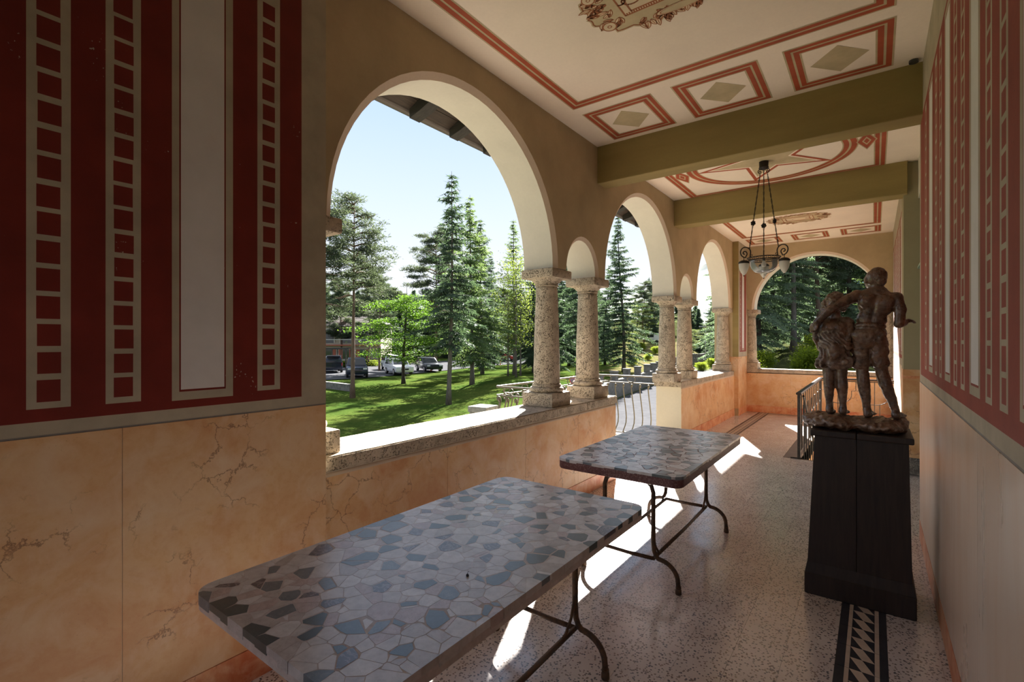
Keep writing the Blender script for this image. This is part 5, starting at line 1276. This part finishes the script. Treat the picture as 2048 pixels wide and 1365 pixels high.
# forest close behind the end arch
for u, d, k, s_ in ((1484, 40, 'spruce_fine', 1.15), (1520, 36, 'spruce_fine', 1.25), (1552, 42, 'spruce_fine', 1.35), (1584, 37, 'spruce_wood', 1.25), (1616, 46, 'spruce_fine', 1.4), (1645, 40, 'pine_big', 1.25), (1676, 47, 'spruce_wood', 1.35), (1706, 41, 'spruce_fine', 1.3), (1738, 46, 'pine_big', 1.35), (1775, 40, 'spruce_light', 1.3), (1815, 44, 'spruce_fine', 1.3)):
    pl(k, u, d, s_, 'tall conifer of the dark wood behind the end arch', 'dark wood behind the end arch')
n_ = 0
while n_ < 16:
    u = fr.uniform(1490, 1880); d = fr.uniform(56, 100)
    if not free(u, d, 4.2): continue
    n_ += 1; pl(fr.choice(['spruce_light', 'spruce_full', 'spruce_light', 'pine_big']), u, d, fr.uniform(1.2, 1.6), 'tall conifer of the dark wood behind the end arch', 'dark wood behind the end arch')
for u, d, s_ in ((1498, 29, .62), (1518, 31, .66), (1612, 28, .5), (1634, 27, .78), (1654, 29, .95), (1676, 31, .6)):
    pl('bush', u, d, s_, 'sunlit leafy bush at the foot of the wood behind the end arch', 'bushes behind the end arch')
for u, d, s_ in ((1296, 62, .35), (1312, 70, .45), (1264, 55, .4), (1282, 75, .5), (1425, 56, .5), (1403, 50, .4)):
    pl('bush', u, d, s_, 'grey green shrub on the dry bank by the road', 'shrubs on the dry bank')

# ------------------------------------------------------------------ mountain ridge far away
b = MB(); prof = [(1050, 640), (1150, 622), (1230, 604), (1280, 584), (1330, 562), (1390, 536), (1430, 520), (1500, 505), (1600, 480), (1750, 470), (1900, 480)]
rows = []
for (u, v) in prof:
    col = []
    for j in range(9):
        t = j / 8; d = 420 + 480 * t; x, y = pos(u, d); h = 1.6 + (683 - v) / 970 * 900; z = (h + 5) * (t ** 1.9) - 5 + 4 * mnoise.noise(Vector((x * .008, y * .008, 0))) * t; col.append((x, y, z))
    rows.append(col)
V = [p for r in rows for p in r]; b.add(V, [(i * 9 + j, (i + 1) * 9 + j, (i + 1) * 9 + j + 1, i * 9 + j + 1) for i in range(len(rows) - 1) for j in range(8)])
me = b.build('mountain', plain('wooded mountain', (.055, .085, .045), .9, var=.3, scale=.05), smooth='all')
bm = bmesh.new(); bm.from_mesh(me.data); bmesh.ops.subdivide_edges(bm, edges=bm.edges, cuts=5, use_grid_fill=True); bm.to_mesh(me.data); bm.free(); rough_stone(me, 1.5, .03)
tag(me, 'pale blue wooded mountain ridge on the horizon', 'mountain')
b = MB(); n = len(prof); F_, T_, K_ = [], [], []
for (u, v) in prof:
    h = 1.6 + (683 - v) / 970 * 900; F_.append((*pos(u, 330), -6)); T_.append((*pos(u, 897), h - 2)); K_.append((*pos(u, 899), -30))
V = F_ + T_ + K_; b.add(V, [(i, i + 1, n + i + 1, n + i) for i in range(n - 1)] + [(n + i, n + i + 1, 2 * n + i + 1, 2 * n + i) for i in range(n - 1)] + [(2 * n + i, 2 * n + i + 1, i + 1, i) for i in range(n - 1)] + [(0, n, 2 * n), (n - 1, 3 * n - 1, 2 * n - 1)])
hm = bpy.data.materials.new('mountain haze'); hm.use_nodes = True; ht = hm.node_tree; ht.nodes.clear(); ho = ht.nodes.new('ShaderNodeOutputMaterial'); hv = ht.nodes.new('ShaderNodeVolumeScatter'); hv.inputs['Color'].default_value = (.24, .46, .90, 1); hv.inputs['Density'].default_value = .0008; hv.inputs['Anisotropy'].default_value = .0; ht.links.new(hv.outputs[0], ho.inputs['Volume'])
hz_ = b.build('haze', hm); tag(hz_, 'thin blue haze hanging before the far mountain ridge', 'haze', kind='stuff')

# ------------------------------------------------------------------ cars, villa, walls and small things outside
M['car_glass'] = plain('dark car glass', (.02, .025, .03), .06, var=0); M['tyre'] = plain('tyre', (.015, .015, .015), .8); M['hub'] = plain('alloy', (.4, .4, .42), .3, .8)
M['lamp_red'] = plain('tail lamp', (.4, .02, .02), .3); M['lamp_clear'] = plain('head lamp', (.6, .62, .65), .1)
def car(u, d, rz, paint_c, label, shape, metal=.3, tail_open=False):
    x, y = pos(u, d); root = empty('car', (x, y, hgt(x, y) + .06), rz, label, 'car', 'cars in the car park'); mat = plain('car paint', paint_c, .22, metal, var=.03); q = shape
    # side profile (length along x, front at +x), lofted across the width
    L, Hh, W_ = q['L'], q['H'], q['W']; bh = q['belt']
    lo = [(-L / 2, .45), (-L / 2 + .03, .30), (L / 2 - .05, .28), (L / 2, .50), (L / 2 - .04, bh - q['hood']), (q['wx'] + .1, bh), (-L / 2 + .05, bh + .02)]
    b = MB(); n = len(lo)
    def loft(pr, w0, w1, m=0):
        n = len(pr); zmin = min(p[1] for p in pr); zmax = max(p[1] for p in pr); ww = [w0 + (w1 - w0) * ((p[1] - zmin) / max(.01, zmax - zmin)) for p in pr]
        V = [(p[0], -w_, p[1]) for p, w_ in zip(pr, ww)] + [(p[0], w_, p[1]) for p, w_ in zip(pr, ww)]; b.add(V, [tuple(range(n)), tuple(range(2 * n - 1, n - 1, -1))] + [(i, i + n, (i + 1) % n + n, (i + 1) % n) for i in range(n)], m)
    loft(lo, W_ / 2 - .02, W_ / 2); b.build('body', mat, root, bevel=.05, seg=2, smooth=40)
    b = MB(); rx = q['rx']; cab = [(rx[0], bh), (q['wx'], bh), (q['wx'] - q['rake'], Hh - .03), (rx[0] + q['rear'], Hh)]; loft(cab, W_ / 2 - .04, W_ / 2 - .20); b.build('cabin', mat, root, bevel=.05, seg=2, smooth=40)
    def gl(pts, name='window'):
        g = MB(); g.poly(pts); g.build(name, M['car_glass'], root)
    zb, zt = bh + .04, Hh - .10; yk = lambda z: W_ / 2 - .04 - .16 * (z - bh) / (Hh - bh) + .006; fx = lambda z: q['wx'] - q['rake'] * (z - bh) / (Hh - .03 - bh); bx_ = lambda z: rx[0] + q['rear'] * (z - bh) / (Hh - bh)
    for s_ in (-1, 1):
        xa0, xa1, xb0, xb1 = bx_(zb) + .12, fx(zb) - .12, bx_(zt) + .10, fx(zt) - .10; xm_ = (xa0 + xa1) / 2
        for l0, l1, m0, m1 in ((xa0, xm_ - .04, xb0, xm_ - .04), (xm_ + .04, xa1, xm_ + .04, xb1)):
            pts = [(l0, s_ * yk(zb), zb), (l1, s_ * yk(zb), zb), (m1, s_ * yk(zt), zt), (m0, s_ * yk(zt), zt)]; gl(pts if s_ < 0 else pts[::-1])
    gl([(fx(zb) + .012, -yk(zb) + .1, zb), (fx(zb) + .012, yk(zb) - .1, zb), (fx(zt) + .012, yk(zt) - .1, zt), (fx(zt) + .012, -yk(zt) + .1, zt)], 'windscreen')
    if not tail_open: gl([(bx_(zb) - .012, yk(zb) - .1, zb), (bx_(zb) - .012, -yk(zb) + .1, zb), (bx_(zt) - .012, -yk(zt) + .1, zt), (bx_(zt) - .012, yk(zt) - .1, zt)], 'rear_window')
    else:
        g = MB(); g.box(-L / 2 - .85, rx[0] + q['rear'] + .05, -W_ / 2 + .2, W_ / 2 - .2, Hh + .02, Hh + .10); g.build('open_tailgate', mat, root, bevel=.02); g = MB(); g.box(-L / 2 - .01, -L / 2 + .3, -W_ / 2 + .15, W_ / 2 - .15, .6, Hh - .15); g.build('boot', M['car_glass'], root)
    for sx in (-1, 1):
        for s_ in (-1, 1):
            b = MB(); rw = q['wheel']; b.lathe([(0, -.10), (rw, -.10), (rw, .10), (0, .10)], 16); V = [(a, c, e) for a, e, c in [(v_[0], v_[1], v_[2]) for v_ in b.v]]; b.v = V
            w_ = b.build('wheel', M['tyre'], root, loc=(sx * L * .31, s_ * (W_ / 2 - .08), rw))
            h = MB(); h.lathe([(0, -.105), (rw * .62, -.105), (rw * .62, .105), (0, .105)], 12); h.v = [(a, c, e) for a, e, c in h.v]; h.build('hub_cap', M['hub'], w_)
    for s_ in (-1, 1):
        b = MB(); b.box(L / 2 - .10, L / 2 - .005, s_ * W_ * .36 - .16, s_ * W_ * .36 + .16, bh - q['hood'] - .17, bh - q['hood'] - .04); b.build('head_lamp', M['lamp_clear'], root)
        b = MB(); b.box(-L / 2 + .0, -L / 2 + .06, s_ * W_ * .42 - .08, s_ * W_ * .42 + .08, bh - .30, bh - .02); b.build('tail_lamp', M['lamp_red'], root)
    b = MB(); b.box(L / 2 - .03, L / 2 + .015, -.35, .35, .48, .62); b.build('grille', M['tyre'], root); return root
SUV = dict(L=3.9, H=1.64, W=1.74, belt=1.0, hood=.12, wx=.65, rake=.45, rx=(-2.05, 0), rear=.12, wheel=.37); HATCH = dict(L=4.1, H=1.5, W=1.72, belt=.92, hood=.14, wx=.9, rake=.8, rx=(-1.95, 0), rear=.35, wheel=.31); EST = dict(L=4.6, H=1.47, W=1.78, belt=.9, hood=.12, wx=.75, rake=.75, rx=(-2.2, 0), rear=.45, wheel=.32)
toc = math.pi * 1.5 + R(YAW) + 0       # heading towards the camera
car(713, 42.8, toc + R(20), (.022, .028, .055), 'dark blue off-road car behind the pine trunk', SUV); car(664, 49.5, toc + R(205), (.03, .035, .05), 'dark estate car with its tailgate open, at the left of the car park', SUV, tail_open=True)
car(797, 46.5, toc + R(30), (.62, .62, .63), 'white hatchback under the maple', HATCH, 0); car(783, 55, toc + R(25), (.55, .57, .60), 'white car farther back behind the white hatchback', SUV, 0); car(857, 52, toc + R(26), (.018, .022, .03), 'dark estate car right of the maple trunk', EST)
car(1004, 76, toc + R(80), (.35, .04, .03), 'red car far back in the car park, behind the thin stems', HATCH)
def lorry():
    x, y = pos(1317, 88); r = empty('lorry', (x, y, hgt(x, y) + .02), R(YAW) + R(200), 'white lorry cab far off behind the dry bank', 'lorry'); r.scale = (.62,) * 3; w_ = plain('lorry white', (.6, .6, .6), .4)
    b = MB(); b.box(.6, 2.4, -1.1, 1.1, .7, 2.9); b.build('cab', w_, r, bevel=.12, seg=2); b = MB(); b.box(-3.0, .5, -1.15, 1.15, .95, 1.5); b.build('flatbed', M['grey_wall'], r); b = MB(); b.box(2.39, 2.42, -.95, .95, 1.75, 2.6); b.build('windscreen', M['car_glass'], r)
    for X_ in (-2, 1.4):
        for s_ in (-1, 1): b = MB(); b.lathe([(0, -.15), (.48, -.15), (.48, .15), (0, .15)], 14); b.v = [(a, c, e) for a, e, c in b.v]; b.build('wheel', M['tyre'], r, loc=(X_, s_ * .95, .48))
lorry()
for u, d, lab in ((862, 51.5, 'orange bollard right of the dark estate car'), (1001, 66, 'orange bollard farther right below the thin stems')):
    x, y = pos(u, d); b = MB(); b.lathe([(0, 0), (.13, 0), (.13, .04), (.07, .06), (.06, .75), (.0, .80)][::1], 12); o = b.build('bollard', plain('bollard orange', (.65, .14, .04), .5), loc=(x, y, hgt(x, y) + .05)); tag(o, lab, 'bollard')
# gate pillar, low wall and road wall
x, y = pos(966, 11.6); gp = empty('gate_pillar', (x, y, GZ), R(YAW - 30), 'grey stone gate pillar with flat cap on the lawn just beyond the sill', 'pillar')
for k in range(4): b = MB(); b.box(-.235, .235, -.235, .235, .38 * k + .004, .38 * k + .376); b.build('stone_block', M['pillar_stone'], gp, bevel=.015, seg=2)
b = MB(); b.box(-.265, .265, -.265, .265, 1.52, 1.66); b.build('cap', M['pillar_stone'], gp, bevel=.02, seg=2)
def wall_line(name, pts, h, th, mat, label, posts=None, ph=.45):
    root = empty(name, (pts[0][0], pts[0][1], hgt(*pts[0])), 0, label, 'wall'); o = root.location
    for a, c in zip(pts[:-1], pts[1:]):
        a_, c_ = Vector((*a, 0)), Vector((*c, 0)); L = (c_ - a_).length; k = max(1, int(L / 2.2)); dr = (c_ - a_).normalized(); sd = Vector((-dr.y, dr.x, 0)) * th / 2
        for i in range(k):
            p, q = a_ + dr * (L * i / k), a_ + dr * (L * (i + 1) / k); zp, zq = hgt(p.x, p.y), hgt(q.x, q.y); b = MB()
            V = [p - sd + Vector((0, 0, zp - .3)), q - sd + Vector((0, 0, zq - .3)), q + sd + Vector((0, 0, zq - .3)), p + sd + Vector((0, 0, zp - .3)), p - sd + Vector((0, 0, zp + h)), q - sd + Vector((0, 0, zq + h)), q + sd + Vector((0, 0, zq + h)), p + sd + Vector((0, 0, zp + h))]
            b.add([v - o for v in V], [(0, 3, 2, 1), (4, 5, 6, 7), (0, 1, 5, 4), (1, 2, 6, 5), (2, 3, 7, 6), (3, 0, 4, 7)]); b.build('wall_section', mat, root)
            if posts: b = MB(); b.box(p.x - o.x - .17, p.x - o.x + .17, p.y - o.y - .17, p.y - o.y + .17, zp - o.z - .2, zp - o.z + h + ph); b.box(p.x - o.x - .2, p.x - o.x + .2, p.y - o.y - .2, p.y - o.y + .2, zp - o.z + h + ph, zp - o.z + h + ph + .08); b.build('wall_post', mat, root)
wall_line('low_wall', [pos(600, 34), pos(655, 33.2), pos(703, 31.5)], .45, .35, M['grey_wall'], 'low stone wall at the lawn edge left of the pine trunk')
wall_line('road_wall', [(p[0] - .4, p[1] + .1) for p in rl], 1.0, .3, M['grey_wall'], 'grey wall with posts running along the road', True)
# lamp post by the road
x, y = pos(1411, 58); lp = empty('street_lamp', (x, y, hgt(x, y)), R(YAW), 'slim grey street lamp by the road in the third arch', 'street lamp'); b = MB(); b.tube([(0, 0, 0), (0, 0, 4.9)], [.06, .035], 8); b.build('pole', M['hub'], lp); b = MB(); b.box(-.75, .08, -.12, .12, 4.88, 5.02); b.build('lamp_head', M['hub'], lp, bevel=.03)
# villa beyond the car park
x, y = pos(700, 66); vil = empty('villa', (x, y, hgt(x, y)), R(YAW), 'cream villa with arched loggia and red shutters beyond the car park', 'building'); M['villa'] = plain('villa render', (.42, .36, .28), .8, var=.06, scale=1); M['shutter'] = plain('red shutter', (.33, .075, .035), .6)
b = MB(); b.box(-9, 4.2, 0, 6, 0, 5.2); b.build('wall', M['villa'], vil)
b = MB(); b.add([(-9.4, -.5, 5.2), (4.6, -.5, 5.2), (4.6, 6.5, 5.2), (-9.4, 6.5, 5.2), (-8, 3, 6.9), (3, 3, 6.9)], [(0, 1, 5, 4), (2, 3, 4, 5), (1, 2, 5), (3, 0, 4), (0, 3, 2, 1)]); b.build('roof', plain('villa roof', (.16, .13, .12), .8), vil)
for k in range(5):
    xx = -7.6 + 2.35 * k; b = MB(); pts = [(-.8, 2.9), (.8, 2.9), (.8, 4.1)] + [(.8 * math.cos(t), 4.1 + .75 * math.sin(t)) for t in [math.pi * i / 12 for i in range(1, 12)]] + [(-.8, 4.1)]; b.poly([(p[0], -.04, p[1]) for p in pts]); w_ = b.build('arched_opening', M['car_glass'], vil, loc=(xx, 0, 0)); 
    b = MB(); b.tube([(p[0], -.05, p[1]) for p in pts[1:] + pts[:1]], .09, 5); b.build('arch_trim', plain('arch trim', (.6, .56, .48), .8), w_)
    for s_ in (-1, 1):
        b = MB(); b.box(-.25, .25, -.10, -.02, .75, 2.05); b.build('shutter', M['shutter'], vil, loc=(xx + s_ * .72, 0, 0))
    b = MB(); b.box(-.42, .42, -.03, .02, .75, 2.05); b.build('window', M['car_glass'], vil, loc=(xx, 0, 0))
b = MB(); b.box(-9, 4.2, -.9, 0, 2.55, 2.7); b.build('balcony_slab', M['shutter'], vil); b = MB(); b.box(-9, 4.2, -.9, -.85, 3.35, 3.42); b.build('balcony_rail', M['hub'], vil)
x, y = pos(664, 56); pg = empty('pergola', (x, y, hgt(x, y)), R(YAW), 'dark metal pergola before the villa, left of the pine trunk', 'pergola')
for xx in (-1.6, 0, 1.6):
    for yy in (0, 1.8): b = MB(); b.box(xx - .06, xx + .06, yy - .06, yy + .06, 0, 2.3); b.build('post', M['stair_iron'], pg)
for k in range(7): b = MB(); b.box(-1.9, 1.9, -.2 + .36 * k, -.12 + .36 * k, 2.36, 2.46); b.build('slat', M['stair_iron'], pg)
b = MB(); b.box(-1.9, 1.9, -.1, -.02, 2.28, 2.38); b.build('beam', M['stair_iron'], pg)
for u, d, w_ in ((690, 60, 3.0), (730, 63, 4.0), (770, 66, 4.0)):
    pl('bush', u, d, (w_ / 3, w_ / 3, .35), 'low hedge shrub before the villa', 'hedge before the villa')
